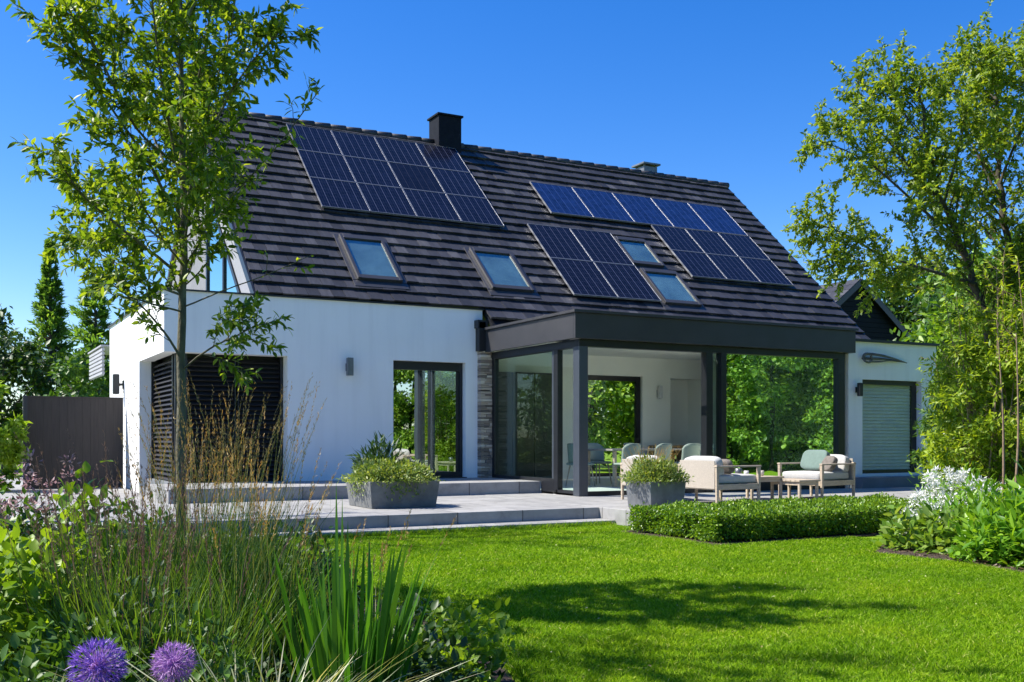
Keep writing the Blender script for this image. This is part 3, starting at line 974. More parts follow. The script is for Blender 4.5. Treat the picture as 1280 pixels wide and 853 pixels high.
hb(MB().box(nx0, nx1, 21.55, 21.6, .2, 2.75).box(nx0 - .05, nx0, 21.25, 21.6, .2, 2.75).box(nx1, nx1 + .05, 21.25, 21.6, .2, 2.75).box(nx0, nx1, 21.25, 21.6, 2.72, 2.78), 'niche_lining', 'plaster')
m = MB().box(wx0, wx0 + .09, 21.08, 21.16, .30, 2.74).box(wx1 - .13, wx1, 21.08, 21.16, .30, 2.74).box(wx0 + .09, wx1 - .13, 21.08, 21.16, 2.62, 2.74).box(wx0 + .09, wx1 - .13, 21.08, 21.16, .30, .38)
rw = hb(m, 'rear_window', 'anth_dark')
hb(MB().box(wx0 + .09, wx1 - .13, 21.11, 21.12, .38, 2.62), 'pane', 'glass_clear', rw)

# ---- right wing
m = MB()
WX0, WX1 = 16.27, 18.0
m.box(15.88, WX0, 15.2, 15.5, .2, 3.18).box(WX1, 18.45, 15.2, 15.5, .2, 3.18).box(WX0, WX1, 15.2, 15.5, 2.42, 3.18).box(WX0, WX1, 15.2, 15.5, .2, .50)
m.box(18.15, 18.45, 15.5, 21, .0, 3.18)
hb(m, 'wing_wall', 'render')
hb(MB().box(15.92, 18.50, 15.15, 15.52, 3.18, 3.235).box(18.1, 18.5, 15.52, 21.0, 3.18, 3.235), 'wing_coping', 'anth_dark')
hb(MB().box(15.88, 18.2, 15.5, 18.4, 3.0, 3.08), 'wing_roof', 'anth')
m = MB().box(WX0, WX0 + .05, 15.30, 15.42, .50, 2.42).box(WX1 - .16, WX1, 15.33, 15.42, .50, 2.42).box(WX0 + .05, WX1 - .16, 15.28, 15.42, 2.33, 2.42).box(WX0 + .05, WX1 - .16, 15.30, 15.42, .50, .57)
ww = hb(m, 'wing_window', 'anth_dark')
hb(MB().box(WX0 + .05, WX1 - .16, 15.33, 15.338, .57, 2.33), 'pane', 'glass_blind', ww)
m = MB()
z = .57
while z < 2.30:
    m.obox(((WX0 + WX1 - .11) / 2, 15.375, z + .04), ((1, 0, 0), (0, .35, .94), (0, -.94, .35)), ((WX1 - WX0 - .21) / 2, .040, .004))
    z += .068
hb(m, 'slatted_blind', 'blind', ww)
hb(MB().box(WX0, WX1, 15.45, 15.5, .5, 2.42), 'room_shade_sheet', 'darkwood')  # dark sheet in place of the unlit room behind the blind

# ------------------------------------------------------------------ solar panels
def solar(x0, x1, s0, s1, cell, label, group, lift=0.12):
    wd, hg = x1 - x0, s1 - s0
    c = rp((x0 + x1) / 2, (s0 + s1) / 2, lift)
    root = empty('solar_panel', c)
    root.rotation_euler = (PITCH, 0, 0)
    tag(root, label, 'solar panel', group)
    gap = .005
    a, b, t = wd / 2 - gap, hg / 2 - gap, .011
    m = MB().box(-a, -a + t, -b, b, -.02, .022).box(a - t, a, -b, b, -.02, .022).box(-a + t, a - t, -b, -b + t, -.02, .022).box(-a + t, a - t, b - t, b, -.02, .022)
    m.build('frame', M['frame_silver'], root)
    MB().box(-a + t, a - t, -b + t, b - t, -.012, .016).build('cell_sheet', M[cell], root)
    for k in (-.3, .3):
        MB().box(-a, a, k * hg - .02, k * hg + .02, -.062, -.021).build('mounting_rail', M['anth_dark'], root)
    return root


GA = 'solar panels in the large array left of the chimney'
ordn = ['first', 'second', 'third', 'fourth', 'fifth']
rown = ['lowest row', 'middle row', 'top row']
for c in range(4):
    for r_ in range(3):
        x0 = 6.73 + c * 1.07
        s0 = 3.16 + r_ * 1.19
        cell = 'cell_dark' if (c, r_) == (2, 1) else ('cell_mid' if (c, r_) == (2, 2) else 'cell')
        lab = ('all black solar panel' if cell == 'cell_dark' else 'dark blue gridded solar panel') + f', {ordn[c]} from the left in the {rown[r_]} left of chimney'
        solar(x0, x0 + 1.07, s0, s0 + 1.19, cell, lab, GA)
GB = 'blue solar panels in the row near the ridge'
for c in range(5):
    x0 = 12.62 + c * 1.222
    solar(x0, x0 + 1.222, 4.06, 5.50, 'cell_blue', f'bright blue solar panel, {ordn[c]} from the left in the high row near the ridge', GB)
GC = 'solar panels in the block at the right end of the roof'
for c in range(3):
    for r_ in range(2):
        x0 = 15.52 + c * 1.073
        s0 = 1.77 + r_ * 1.135
        solar(x0, x0 + 1.073, s0, s0 + 1.135, 'cell', f'dark blue solar panel, {["left", "middle", "right"][c]} one, {["lower", "upper"][r_]} row of six beside the right roof edge', GC)
GD = 'black solar panels left of the paired skylights'
for c in range(2):
    for r_ in range(2):
        x0 = 11.68 + c * 1.15
        s0 = 0.60 + r_ * 1.40
        solar(x0, x0 + 1.15, s0, s0 + 1.40, 'cell_mid', f'near black solar panel, {["lower", "upper"][r_]} {["left", "right"][c]} one of the four beside the two stacked skylights', GD)
# ------------------------------------------------------------------ wall lamps, ornament
def wall_lamp(loc, rz, label, s=1.0, mat='lampmetal', group='outdoor wall lamps'):
    o = empty('wall_lamp', loc, rz)         # local -y points away from the wall
    tag(o, label, 'wall lamp', group)
    MB().box(-.045 * s, .045 * s, -.02, 0, -.07 * s, .07 * s).build('back_plate', M[mat], o, bevel=.004)
    MB().box(-.02 * s, .02 * s, -.07 * s, -.02, -.02 * s, .02 * s).build('bracket', M[mat], o)
    m = MB().box(-.055 * s, .055 * s, -.17 * s, -.07 * s, -.16 * s, .17 * s)
    m.build('lamp_body', M[mat], o, bevel=.006)
    MB().box(-.042 * s, .042 * s, -.157 * s, -.083 * s, -.172 * s, -.161 * s).build('diffuser', M['opal'], o)
    MB().box(-.042 * s, .042 * s, -.157 * s, -.083 * s, .171 * s, .178 * s).build('diffuser', M['opal'], o)
    return o


wall_lamp((6.50, 18.528, 2.545), 0, 'grey box wall lamp on the shaded white front wall left of the tall window')
wall_lamp((3.198, 23.3, 2.36), R(-90), 'dark wall lamp on the sunlit left side wall near the brown fence', 1.25, 'anth_dark')
wall_lamp((16.10, 15.198, 2.20), 0, 'small dark wall lamp beside the blind on the right wing', .8, 'anth_dark')
wall_lamp((15.42, 20.998, 2.36), 0, 'small pale lamp on the cream wall inside the glazed room', .9, 'opal', 'indoor wall lamp')

m = MB((16.2, 15.2, 2.86))
cur = smooth_path([(16.20, 15.13, 2.82), (16.25, 15.11, 2.92), (16.42, 15.10, 2.93), (16.75, 15.11, 2.91), (17.1, 15.12, 2.86), (17.5, 15.15, 2.79)], 18)
m.tube(cur, np.interp(np.linspace(0, 1, 18), [0, .15, .6, 1], [.024, .032, .026, .010]), 8)
m.tube(smooth_path([(16.20, 15.12, 2.84), (16.24, 15.10, 2.78), (16.36, 15.10, 2.76), (16.45, 15.12, 2.82), (16.42, 15.12, 2.90)], 12), .022, 8)
m.tube(smooth_path([(16.40, 15.13, 2.78), (16.7, 15.13, 2.79), (17.0, 15.14, 2.82), (17.45, 15.16, 2.80)], 12), np.linspace(.024, .008, 12), 7)
m.tube(smooth_path([(16.28, 15.15, 2.84), (16.9, 15.17, 2.85), (17.3, 15.18, 2.82)], 10), np.linspace(.03, .008, 10), 7)
o = m.build('driftwood_ornament', M['driftwood'], smooth=True, loc=(16.2, 15.2, 2.86))
tag(o, 'curved grey driftwood piece hung on the white wing wall above the blind', 'wall ornament')

# ------------------------------------------------------------------ fence, canopy, neighbour
fo = (1.3, 23.0, 0.2)
f = empty('garden_fence', fo)
tag(f, 'tall dark brown board fence between the conifers and the white side wall', 'fence')
m = MB(fo)
x = 1.33
i = 0
while x < 3.12:
    m.box(x, min(x + .146, 3.15), 23.0, 23.03 + .002 * (i % 2), .14, 2.05)
    x += .148
    i += 1
m.build('board_panel', M['fence'], f)
MB(fo).box(1.25, 1.33, 22.97, 23.06, 0, 2.08).build('fence_post', M['anth'], f)
MB(fo).box(1.33, 3.15, 22.985, 23.045, 2.05, 2.075).build('top_rail', M['fence'], f)

co = (2.6, 28.6, 0)
c = empty('garden_canopy', co)
tag(c, 'pale slatted canopy edge seen behind the left end of the house', 'canopy')
m = MB(co)
for k in range(7):
    z = 2.78 + k * .095
    m.box(3.2, 3.26, 26.9, 29.6, z, z + .06)
for k in range(8):
    m.box(3.22, 3.25, 26.95 + k * .36, 27.0 + k * .36, 2.75, 3.45)
M['pale_slat'] = surf('pale_grey_slats', (0.42, 0.42, 0.45), .6, .1, 5)
m.build('slat_panel', M['pale_slat'], c)
MB(co).box(3.17, 4.858, 26.87, 29.63, 3.452, 3.49).build('canopy_roof', M['pale_slat'], c)

no = (29.7, 28, 0)
nb = empty('neighbour_house', no)
tag(nb, 'dark clad gable house behind the right end of the main roof', 'house')
ax, az, ez, hw = 29.7, 7.1, 4.55, 3.35
m = MB(no)
z = 0
while z < az - .15:      # horizontal cladding boards
    zz = min(z + .18, az - .12)
    def half(q):
        return hw if q <= ez else hw * (az - q) / (az - ez)
    m.prism([(ax - half(z), z), (ax + half(z), z), (ax + half(zz), zz - .012), (ax - half(zz), zz - .012)], 'y', 28.0, 28.12)
    z += .18
m.build('cladding', M['chimney'], nb)
MB(no).prism([(ax - hw + .05, 0), (ax + hw - .05, 0), (ax + hw - .05, ez), (ax, az - .1), (ax - hw + .05, ez)], 'y', 28.12, 37).build('wall', M['anth_dark'], nb)
m = MB(no)
sl = math.hypot(hw, az - ez)
for sg in (-1, 1):
    u = np.array([sg * hw, 0, ez - az]) / sl
    nn = np.array([sg * (az - ez), 0, hw]) / sl
    k = 0
    while k * .36 < sl + .2:
        y = 27.78
        while y < 37.2:
            q = np.array([ax, y, az]) + u * (k * .36 + .19) + nn * (.055)
            m.obox(q + np.array([0, .14, 0]), (u, (0, 1, 0), nn + u * .06), (.2, .138, .016))
            y += .28
        k += 1
nr = m.build('roof', M['tile'], nb)
m = MB(no)
for sg in (-1, 1):
    u = np.array([sg * hw, 0, ez - az]) / sl
    nn = np.array([sg * (az - ez), 0, hw]) / sl
    m.obox(np.array([ax, 27.80, az]) + u * (sl / 2 + .1) - nn * .06, (u, (0, 1, 0), nn), (sl / 2 + .1, .025, .10))
m.build('barge_board', M['anth_dark'], nb)

# ------------------------------------------------------------------ furniture
def cushion(sx, sy, sz, e1=.35, e2=.28, nu=28, nv=16, sag=0.0):
    """soft box: superellipsoid with half sizes sx, sy, sz"""
    def c(t, e):
        return np.sign(np.cos(t)) * np.abs(np.cos(t)) ** e

    def s(t, e):
        return np.sign(np.sin(t)) * np.abs(np.sin(t)) ** e
    u = np.linspace(-math.pi, math.pi, nu, endpoint=False)
    v = np.linspace(-math.pi / 2, math.pi / 2, nv)
    U, V_ = np.meshgrid(u, v)
    X = sx * c(V_, e1) * c(U, e2)
    Y = sy * c(V_, e1) * s(U, e2)
    Z = sz * s(V_, e1)
    Z = Z + sag * np.exp(-((X / sx) ** 2 + (Y / sy) ** 2) * 2) * np.sign(Z)
    P = np.stack([X, Y, Z], -1).reshape(-1, 3)
    i = np.arange(nv - 1)[:, None] * nu
    j = np.arange(nu)[None]
    j2 = (j + 1) % nu
    Q = np.stack([i + j, i + j2, i + nu + j2, i + nu + j], -1).reshape(-1, 4)
    return P, Q


def cushion_obj(name, P, Q, mat, parent, rot=(0, 0, 0), loc=(0, 0, 0)):
    o = link(name, np_mesh(name, [(P, Q)], True), mat, parent, loc)
    o.rotation_euler = rot
    return o


# lounge armchair, facing local +x, origin on the floor below its middle
def make_lounge():
    r = empty('lounge_armchair', (0, 0, 0))
    L, W_ = .44, .45          # half depth, half width
    for sx in (-1, 1):
        for sy in (-1, 1):
            top = .56 if sx > 0 else .60
            x, y = sx * (L - .025), sy * (W_ - .025)
            m = MB()
            m.add([(x - .018, y - .018, 0), (x + .018, y - .018, 0), (x + .018, y + .018, 0), (x - .018, y + .018, 0), (x - .028, y - .024, top), (x + .028, y - .024, top), (x + .028, y + .024, top), (x - .028, y + .024, top)],
                  [(0, 3, 2, 1), (4, 5, 6, 7), (0, 1, 5, 4), (1, 2, 6, 5), (2, 3, 7, 6), (3, 0, 4, 7)])
            m.build('leg', M['oak'], r, bevel=.005)
    m = MB()
    for sy in (-1, 1):
        y = sy * (W_ - .025)
        m.box(-L + .05, L - .05, y - .018, y + .018, .225, .31)
    m.box(-L + .01, -L + .045, -W_ + .05, W_ - .05, .225, .30).box(L - .045, L - .01, -W_ + .05, W_ - .05, .225, .31)
    m.box(-L + .045, L - .045, -W_ + .043, W_ - .043, .285, .305)
    m.build('seat_frame', M['oak'], r, bevel=.004)
    m = MB()
    for sy in (-1, 1):
        y = sy * (W_ - .025)
        m.box(-L - .01, L + .01, y - .032, y + .032, .561 if sy else .56, .586)
    m.build('armrest', M['oak'], r, bevel=.008)
    m = MB()
    m.box(-L - .004, -L + .012, -W_ + .05, W_ - .05, .24, .66)
    m.build('back_panel', M['weave'], r, bevel=.004)
    P, Q = cushion(.40, .395, .072, .28, .14)
    cushion_obj('seat_cushion', P, Q, M['fabric'], r, (0, 0, 0), (.03, 0, .378))
    P, Q = cushion(.075, .385, .165, .42, .2)
    cushion_obj('back_cushion', P, Q, M['fabric'], r, (0, R(-13), 0), (-.31, 0, .56))
    return r


GCH = 'lounge armchairs on the terrace'
TZ = 0.225
a0 = make_lounge()
a0.location = (10.40, 12.58, TZ)
a0.rotation_euler = (0, 0, R(2))
tag(a0, 'lounge armchair with beige woven back turned to the lawn, right of the small planter', 'armchair', GCH)
a1 = copy_tree(a0)
a1.location = (10.06, 13.66, TZ)
a1.rotation_euler = (0, 0, R(4))
tag(a1, 'lounge armchair half hidden behind the small planter with dry flower stalks', 'armchair', GCH)
a2 = copy_tree(a0)
a2.location = (12.70, 12.86, TZ)
a2.rotation_euler = (0, 0, R(188))
tag(a2, 'lounge armchair facing left, holding the sage green cushion', 'armchair', GCH)
P, Q = cushion(.06, .25, .18, .5, .2)
o = cushion_obj('throw_cushion', P, Q, M['green_fabric'], None, (0, R(24), R(8)), (12.76, 12.95, TZ + .63))
tag(o, 'sage green cushion leaning on the back of the right armchair', 'cushion')
P, Q = cushion(.055, .18, .14, .6, .3)
o = cushion_obj('throw_cushion', P, Q, M['brown_fabric'], None, (0, R(28), R(-10)), (12.74, 12.64, TZ + .575))
tag(o, 'small taupe cushion in front of the green one on the right armchair', 'cushion')
P, Q = cushion(.055, .16, .12, .6, .3)
o = cushion_obj('throw_cushion', P, Q, M['brown_fabric'], None, (0, R(-25), 0), (10.33, 12.36, TZ + .565))
tag(o, 'small dark cushion on the armchair turned to the lawn', 'cushion')


def low_table(loc, rz, hx, hy, h, label):
    t = empty('coffee_table', loc, rz)
    tag(t, label, 'coffee table', 'low teak tables between the armchairs')
    m = MB()
    n = 7
    for k in range(n):
        y = -hy + (k + .5) * 2 * hy / n
        m.box(-hx, hx, y - hy / n + .004, y + hy / n - .004, h - .028, h)
    m.build('tabletop', M['oak'], t, bevel=.003)
    MB().box(-hx + .05, hx - .05, -hy + .03, -hy + .055, h - .085, h - .029).box(-hx + .05, hx - .05, hy - .055, hy - .03, h - .085, h - .029).box(-hx + .03, -hx + .05, -hy + .06, hy - .06, h - .085, h - .029).box(hx - .05, hx - .03, -hy + .06, hy - .06, h - .085, h - .029).build('apron', M['oak'], t)
    for sx in (-1, 1):
        for sy in (-1, 1):
            MB().box(sx * (hx - .045) - .02, sx * (hx - .045) + .02, sy * (hy - .045) - .02, sy * (hy - .045) + .02, 0, h - .03).build('leg', M['oak'], t, bevel=.004)
    return t


low_table((11.42, 13.05, TZ), R(3), .36, .42, .385, 'higher teak coffee table carrying the cups, next to the lawn facing armchair')
low_table((11.98, 12.62, TZ), R(3), .24, .34, .335, 'lower teak side table in front of the right armchair')


def cup(loc, r, h, mat, label, handle=False):
    c = empty('cup', loc)
    tag(c, label, 'cup', 'cups on the coffee table')
    prof = [(0, 0), (r * .7, 0), (r, h * .35), (r, h), (r * .9, h), (r * .88, h * .15), (0, h * .12)]
    n = 16
    vs = [(q * math.cos(2 * math.pi * k / n), q * math.sin(2 * math.pi * k / n), z) for q, z in prof for k in range(n)]
    fs = [(i * n + k, i * n + (k + 1) % n, (i + 1) * n + (k + 1) % n, (i + 1) * n + k) for i in range(len(prof) - 1) for k in range(n)]
    MB().add(vs, fs).build('cup_body', M[mat], c, smooth=True)
    if handle:
        MB().tube(smooth_path([(r, 0, h * .8), (r + .035, 0, h * .7), (r + .03, 0, h * .3), (r, 0, h * .25)], 8), .006, 6).build('handle', M[mat], c, smooth=True)


cup((11.28, 13.16, TZ + .387), .055, .12, 'lampmetal', 'tall grey cup on the higher coffee table', True)
cup((11.58, 12.95, TZ + .387), .045, .085, 'ceramic', 'small cream cup on the right corner of the higher coffee table')
cup((11.50, 13.22, TZ + .387), .04, .075, 'opal', 'small white cup behind the cream cup on the higher coffee table')

# planters
def planter(loc, x0, x1, y0, y1, h, mat, label, d):
    p = empty('planter', loc)
    tag(p, label, 'planter', 'planters on the terrace')
    t = .035
    m = MB()
    o0 = [(x0 + d, y0 + d), (x1 - d, y0 + d), (x1 - d, y1 - d), (x0 + d, y1 - d)]
    o1 = [(x0, y0), (x1, y0), (x1, y1), (x0, y1)]
    i1 = [(x0 + t, y0 + t), (x1 - t, y0 + t), (x1 - t, y1 - t), (x0 + t, y1 - t)]
    vs = [(*q, 0) for q in o0] + [(*q, h) for q in o1] + [(*q, h) for q in i1] + [(*q, h - .05) for q in i1]
    fs = [(3, 2, 1, 0)]
    for a in (0, 4, 8):
        fs += [(a + k, a + (k + 1) % 4, a + 4 + (k + 1) % 4, a + 4 + k) for k in range(4)]
    fs.append((12, 13, 14, 15))
    m.add(vs, fs)
    m.build('planter_box', M[mat], p, bevel=.008)
    MB().box(x0 + t + .002, x1 - t - .002, y0 + t + .002, y1 - t - .002, h - .048, h - .03).build('potting_soil', M['soil'], p)
    return p


planter((5.72, 14.35, .221), -.54, .54, -.52, .52, .385, 'stone_planter', 'wide grey concrete planter on the terrace in front of the shutters', .045)
planter((8.86, 12.12, .225), -.30, .32, -.30, .32, .385, 'zinc', 'small square zinc planter at the terrace corner beside the hedge', .03)

# ------------------------------------------------------------------ dining room
FZ = 0.261
dt = empty('dining_table', (12.6, 17.7, FZ), R(8))
tag(dt, 'long dining table with grey top inside the glazed room', 'table')
MB().box(-1.25, 1.25, -.48, .48, .71, .75).build('tabletop', M['table_top'], dt, bevel=.008)
for sx in (-1, 1):
    for sy in (-1, 1):
        MB().box(sx * 1.12 - .03, sx * 1.12 + .03, sy * .4 - .03, sy * .4 + .03, 0, .71).build('leg', M['oak'], dt)


def make_chair():
    c = empty('dining_chair', (0, 0, 0))        # faces local +y
    P, Q = cushion(.23, .22, .03, .5, .3)
    cushion_obj('seat', P, Q, M['chair_shell'], c, (0, 0, 0), (0, 0, .45))
    # curved shell back
    u = np.linspace(-1, 1, 13)
    v = np.linspace(0, 1, 7)
    U, V_ = np.meshgrid(u, v)
    X = .25 * np.sin(U * 1.1) / math.sin(1.1)
    Y = -.20 - .04 * V_ + .12 * (U ** 2)
    Z = .46 + V_ * (.40 - .10 * U ** 4)
    A = np.stack([X, Y, Z], -1).reshape(-1, 3)
    i = np.arange(6)[:, None] * 13
    j = np.arange(12)[None]
    Q = np.stack([i + j, i + j + 1, i + 14 + j, i + 13 + j], -1).reshape(-1, 4)
    o = link('backrest', np_mesh('backrest', [(A, Q)], True), M['chair_shell'], c)
    s = o.modifiers.new('thick', 'SOLIDIFY')
    s.thickness = .022
    for sx in (-1, 1):
        for sy in (-1, 1):
            MB().tube([(sx * .15, sy * .14, .43), (sx * .21, sy * .20, 0)], [.016, .011], 8).build('leg', M['oak'], c, smooth=True)
    return c


CG = 'dining chairs round the indoor table'
ch0 = make_chair()
spots = [((11.75, 17.0), 8, 'sage dining chair at the near side of the indoor table, seen through the left glass'),
         ((12.55, 17.05), 12, 'sage dining chair at the near side of the indoor table, beside the corner post'),
         ((13.35, 17.15), 4, 'sage dining chair at the near side of the indoor table, behind the planter'),
         ((11.0, 17.55), -80, 'sage dining chair at the left head of the indoor table'),
         ((12.0, 18.45), 186, 'sage dining chair across the indoor table, left in front of the dark cabinet'),
         ((13.0, 18.5), 190, 'sage dining chair across the indoor table before the rear window'),
         ((14.3, 17.9), 98, 'sage dining chair at the right head of the indoor table')]
for k, ((x, y), a, lab) in enumerate(spots):
    c = ch0 if k == 0 else copy_tree(ch0)
    c.location = (x, y, FZ)
    c.rotation_euler = (0, 0, R(a))
    tag(c, lab, 'chair', CG)
b = empty('dining_bench', (12.15, 16.2, FZ), R(2))
tag(b, 'plain grey bench just inside the open glass front', 'bench')
MB().box(-.95, .95, -.19, .19, .41, .46).build('seat', M['table_top'], b, bevel=.006)
for sx in (-1, 1):
    MB().box(sx * .8 - .03, sx * .8 + .03, -.16, .16, 0, .41).build('leg', M['table_top'], b)
kc = empty('tall_cabinet', (10.5, 20.97, FZ))
tag(kc, 'tall black kitchen cabinet wall seen through the left glass side', 'cabinet')
for k in range(3):
    MB((10.5, 20.97, FZ)).box(10.45 + k * .56, 11.0 + k * .56, 20.4, 20.97, .33, 2.70).build('cabinet_door', M['darkwood'], kc, bevel=.004)
MB((10.5, 20.97, FZ)).box(10.47, 12.1, 20.45, 20.97, .262, .325).build('cabinet_base', M['anth_dark'], kc)
so = (15.35, 20.4, FZ)
sb = empty('sideboard', so)
tag(sb, 'warm oak sideboard with open shelf in front of the cream back wall', 'sideboard')
MB(so).box(14.9, 16.5, 20.2, 20.65, 1.0, 1.05).build('top', M['oak_warm'], sb, bevel=.004)
MB(so).box(14.9, 16.5, 20.2, 20.65, .5, .54).build('shelf', M['oak_warm'], sb)
for x in (14.9, 15.7, 16.46):
    MB(so).box(x, x + .04, 20.205, 20.645, FZ, 1.0).build('side_panel', M['oak_warm'], sb)
MB(so).box(14.94, 16.46, 20.60, 20.64, .54, 1.0).build('back_panel', M['darkwood'], sb)
# ------------------------------------------------------------------ trees
def perp(T, rng):
    r = norm(rng.normal(size=3))
    q = np.cross(T, r)
    return q / (np.linalg.norm(q) + 1e-9)


class Grower:
    def __init__(self, rng):
        self.rng, self.wood, self.P, self.D = rng, [], [], []

    def leaf_run(self, path, t0, step, droop=-.25, spread=.9):
        rng = self.rng
        seg = np.linalg.norm(np.diff(path, axis=0), axis=1).sum()
        n = max(2, int(seg * (1 - t0) / step))
        tt = t0 + (1 - t0) * (np.arange(n) + rng.uniform(0, 1, n)) / n
        idx = np.clip(tt, 0, 1) * (len(path) - 1)
        i = np.minimum(idx.astype(int), len(path) - 2)
        u = (idx - i)[:, None]
        P = path[i] * (1 - u) + path[i + 1] * u
        T = norm(path[i + 1] - path[i])
        D = T * .55 + rng.normal(size=P.shape) * spread * .6 + np.array([0, 0, droop])
        self.P.append(P)
        self.D.append(D)

    def shoot(self, p, d, L, r, bend, n=5):
        rng = self.rng
        t = np.linspace(0, 1, n)[:, None]
        path = p + d * L * t + bend * L * t * t + np.cumsum(rng.normal(size=(n, 3)) * L * .025, axis=0) * (t > 0)
        self.wood.append(tube_np(path, np.linspace(r, r * .35, n), 5))
        return path

    def limb(self, pts, r0, r1, t0=.25, sub_step=.22, sub_len=.7, leaf_step=.035, twigs=3, up=.15, leafy=True, angle=(28, 58), n=16, taper=.65, sides=8):
        rng = self.rng
        path = smooth_path(pts, n)
        path[1:-1] += rng.normal(size=(n - 2, 3)) * r0 * (.12 if r0 < .06 else .3)
        self.wood.append(tube_np(path, np.linspace(r0, r1, n), sides))
        if not leafy:
            return path
        seg = np.linalg.norm(np.diff(path, axis=0), axis=1).sum()
        k = max(2, int(seg * (1 - t0) / sub_step))
        for q in range(k):
            t = t0 + (1 - t0) * (q + rng.uniform(.1, .9)) / k
            x = t * (n - 1)
            i = min(int(x), n - 2)
            p = path[i] + (path[i + 1] - path[i]) * (x - i)
            T = norm(path[i + 1] - path[i])
            a = R(rng.uniform(*angle))
            d = norm(T * math.cos(a) + perp(T, rng) * math.sin(a) + np.array([0, 0, up]))
            L = sub_len * (1.1 - taper * t) * rng.uniform(.6, 1.25)
            sp = self.shoot(p, d, L, max(.0035, r0 * .22 * (1 - t * .5)), np.array([0, 0, rng.uniform(-.15, .2)]))
            self.leaf_run(sp, .25, leaf_step)
            for _ in range(rng.integers(max(1, twigs - 1), twigs + 2)):
                x2 = rng.uniform(.3, .95) * 4
                i2 = min(int(x2), 3)
                p2 = sp[i2] + (sp[i2 + 1] - sp[i2]) * (x2 - i2)
                T2 = norm(sp[i2 + 1] - sp[i2])
                d2 = norm(T2 * .75 + perp(T2, rng) * .65 + np.array([0, 0, -.05]))
                tw = self.shoot(p2, d2, L * rng.uniform(.22, .42), .0025, np.array([0, 0, -.2]), 4)
                self.leaf_run(tw, .1, leaf_step)
        self.leaf_run(path, .6, leaf_step * 1.3)
        return path

    def mesh_leaves(self, L, W, tpl=L8):
        rng = self.rng
        P, D = np.concatenate(self.P), np.concatenate(self.D)
        U = np.array([0, 0, 1.0]) + rng.normal(size=P.shape) * .55
        s = rng.uniform(.65, 1.2, len(P))
        return leaves(P, D, U, L * s, W * s, tpl)


def tree_thing(name, base, gr, lv, leaf, bark, label, cat='tree', group=None):
    o = empty(name, base)
    tag(o, label, cat, group)
    b = np.array(base)
    link('trunk', np_mesh('trunk', [(v - b, f) for v, f in gr.wood], True), bark, o)
    link('crown', np_mesh('crown', [(lv[0] - b, lv[1])]), leaf, o)
    print(name, 'leaves', len(lv[1]))
    return o


# young tree in front of the house
rng = np.random.default_rng(21)
T0 = 7.6
gr = Grower(rng)


def px(*pts):
    return [at(x, y, t) for x, y, t in pts]


base = at(225, 780, T0)
base[2] = 0
tr = [base, at(226, 640, T0), at(227, 440, T0), at(229, 300, T0), at(228, 180, T0), at(226, 60, T0 + .1), at(224, -60, T0 + .1), at(222, -190, T0)]
gr.limb(tr, .040, .007, .34, .055, .5, .0135, 5, n=26, sides=12)
for pts, r in (
        (px((228, 452, 7.6), (205, 415, 7.5), (165, 372, 7.3), (120, 340, 7.1)), .014),
        (px((228, 462, 7.6), (262, 436, 7.5), (295, 420, 7.4), (322, 406, 7.3)), .011),
        (px((227, 345, 7.6), (170, 300, 7.4), (105, 245, 7.2), (68, 190, 7.0)), .017),
        (px((228, 330, 7.6), (190, 290, 7.8), (125, 255, 8.1), (78, 238, 8.4)), .015),
        (px((228, 300, 7.6), (190, 210, 7.4), (120, 110, 7.2), (60, 28, 7.0)), .018),
        (px((228, 285, 7.6), (200, 190, 7.9), (150, 80, 8.3), (105, -30, 8.5)), .017),
        (px((228, 270, 7.6), (262, 170, 7.4), (305, 90, 7.2), (352, 38, 7.0)), .016),
        (px((229, 300, 7.6), (285, 250, 7.5), (345, 185, 7.3), (400, 112, 7.2)), .010),
        (px((228, 250, 7.6), (255, 150, 7.9), (285, 50, 8.3), (300, -40, 8.5)), .016),
        (px((227, 230, 7.6), (205, 120, 7.2), (190, 0, 6.9), (180, -110, 6.7)), .015),
        (px((228, 370, 7.6), (180, 350, 7.9), (130, 320, 8.2), (90, 300, 8.4)), .012),
        (px((228, 390, 7.6), (190, 380, 7.2), (160, 370, 6.9), (140, 355, 6.7)), .010),
        (px((228, 360, 7.6), (250, 300, 7.8), (275, 250, 8.1), (300, 215, 8.4)), .011),
        (px((228, 320, 7.6), (240, 250, 7.3), (255, 190, 7.0), (262, 130, 6.8)), .013),
        (px((228, 210, 7.6), (170, 160, 7.3), (120, 60, 7.0), (85, 0, 6.9)), .014),
        (px((228, 240, 7.6), (230, 160, 8.0), (225, 60, 8.5), (215, -30, 8.8)), .014),
        (px((227, 180, 7.6), (250, 90, 7.3), (265, 0, 7.0), (270, -80, 6.8)), .013),
        (px((227, 330, 7.6), (205, 300, 7.1), (180, 260, 6.7), (160, 220, 6.5)), .011),
        (px((226, 60, 7.6), (180, -30, 7.6), (120, -100, 7.5), (70, -170, 7.4)), .013),
        (px((226, 40, 7.6), (270, -50, 7.6), (320, -130, 7.5), (350, -200, 7.4)), .013),
        (px((226, 20, 7.6), (230, -90, 8.0), (235, -180, 8.4)), .012),
        (px((226, 0, 7.6), (215, -110, 7.2), (210, -220, 6.9)), .012)):
    thin = r <= .0105
    gr.limb(pts, r * .8, .003, .22, .13 if thin else .052, .36 if thin else .45, .026 if thin else .0135, 3 if thin else 5)
# sparse pale shoots over the roof
gr.limb(px((228, 385, 7.6), (275, 365, 7.5), (330, 345, 7.4), (392, 318, 7.4)), .007, .002, .45, .22, .26, .055, 1)
lv = gr.mesh_leaves(.070, .027)
tree_thing('young_tree', tuple(base), gr, lv, M['leaf_tree'], M['bark'], 'slender young tree with fresh green leaves standing in the left flower bed', 'tree')

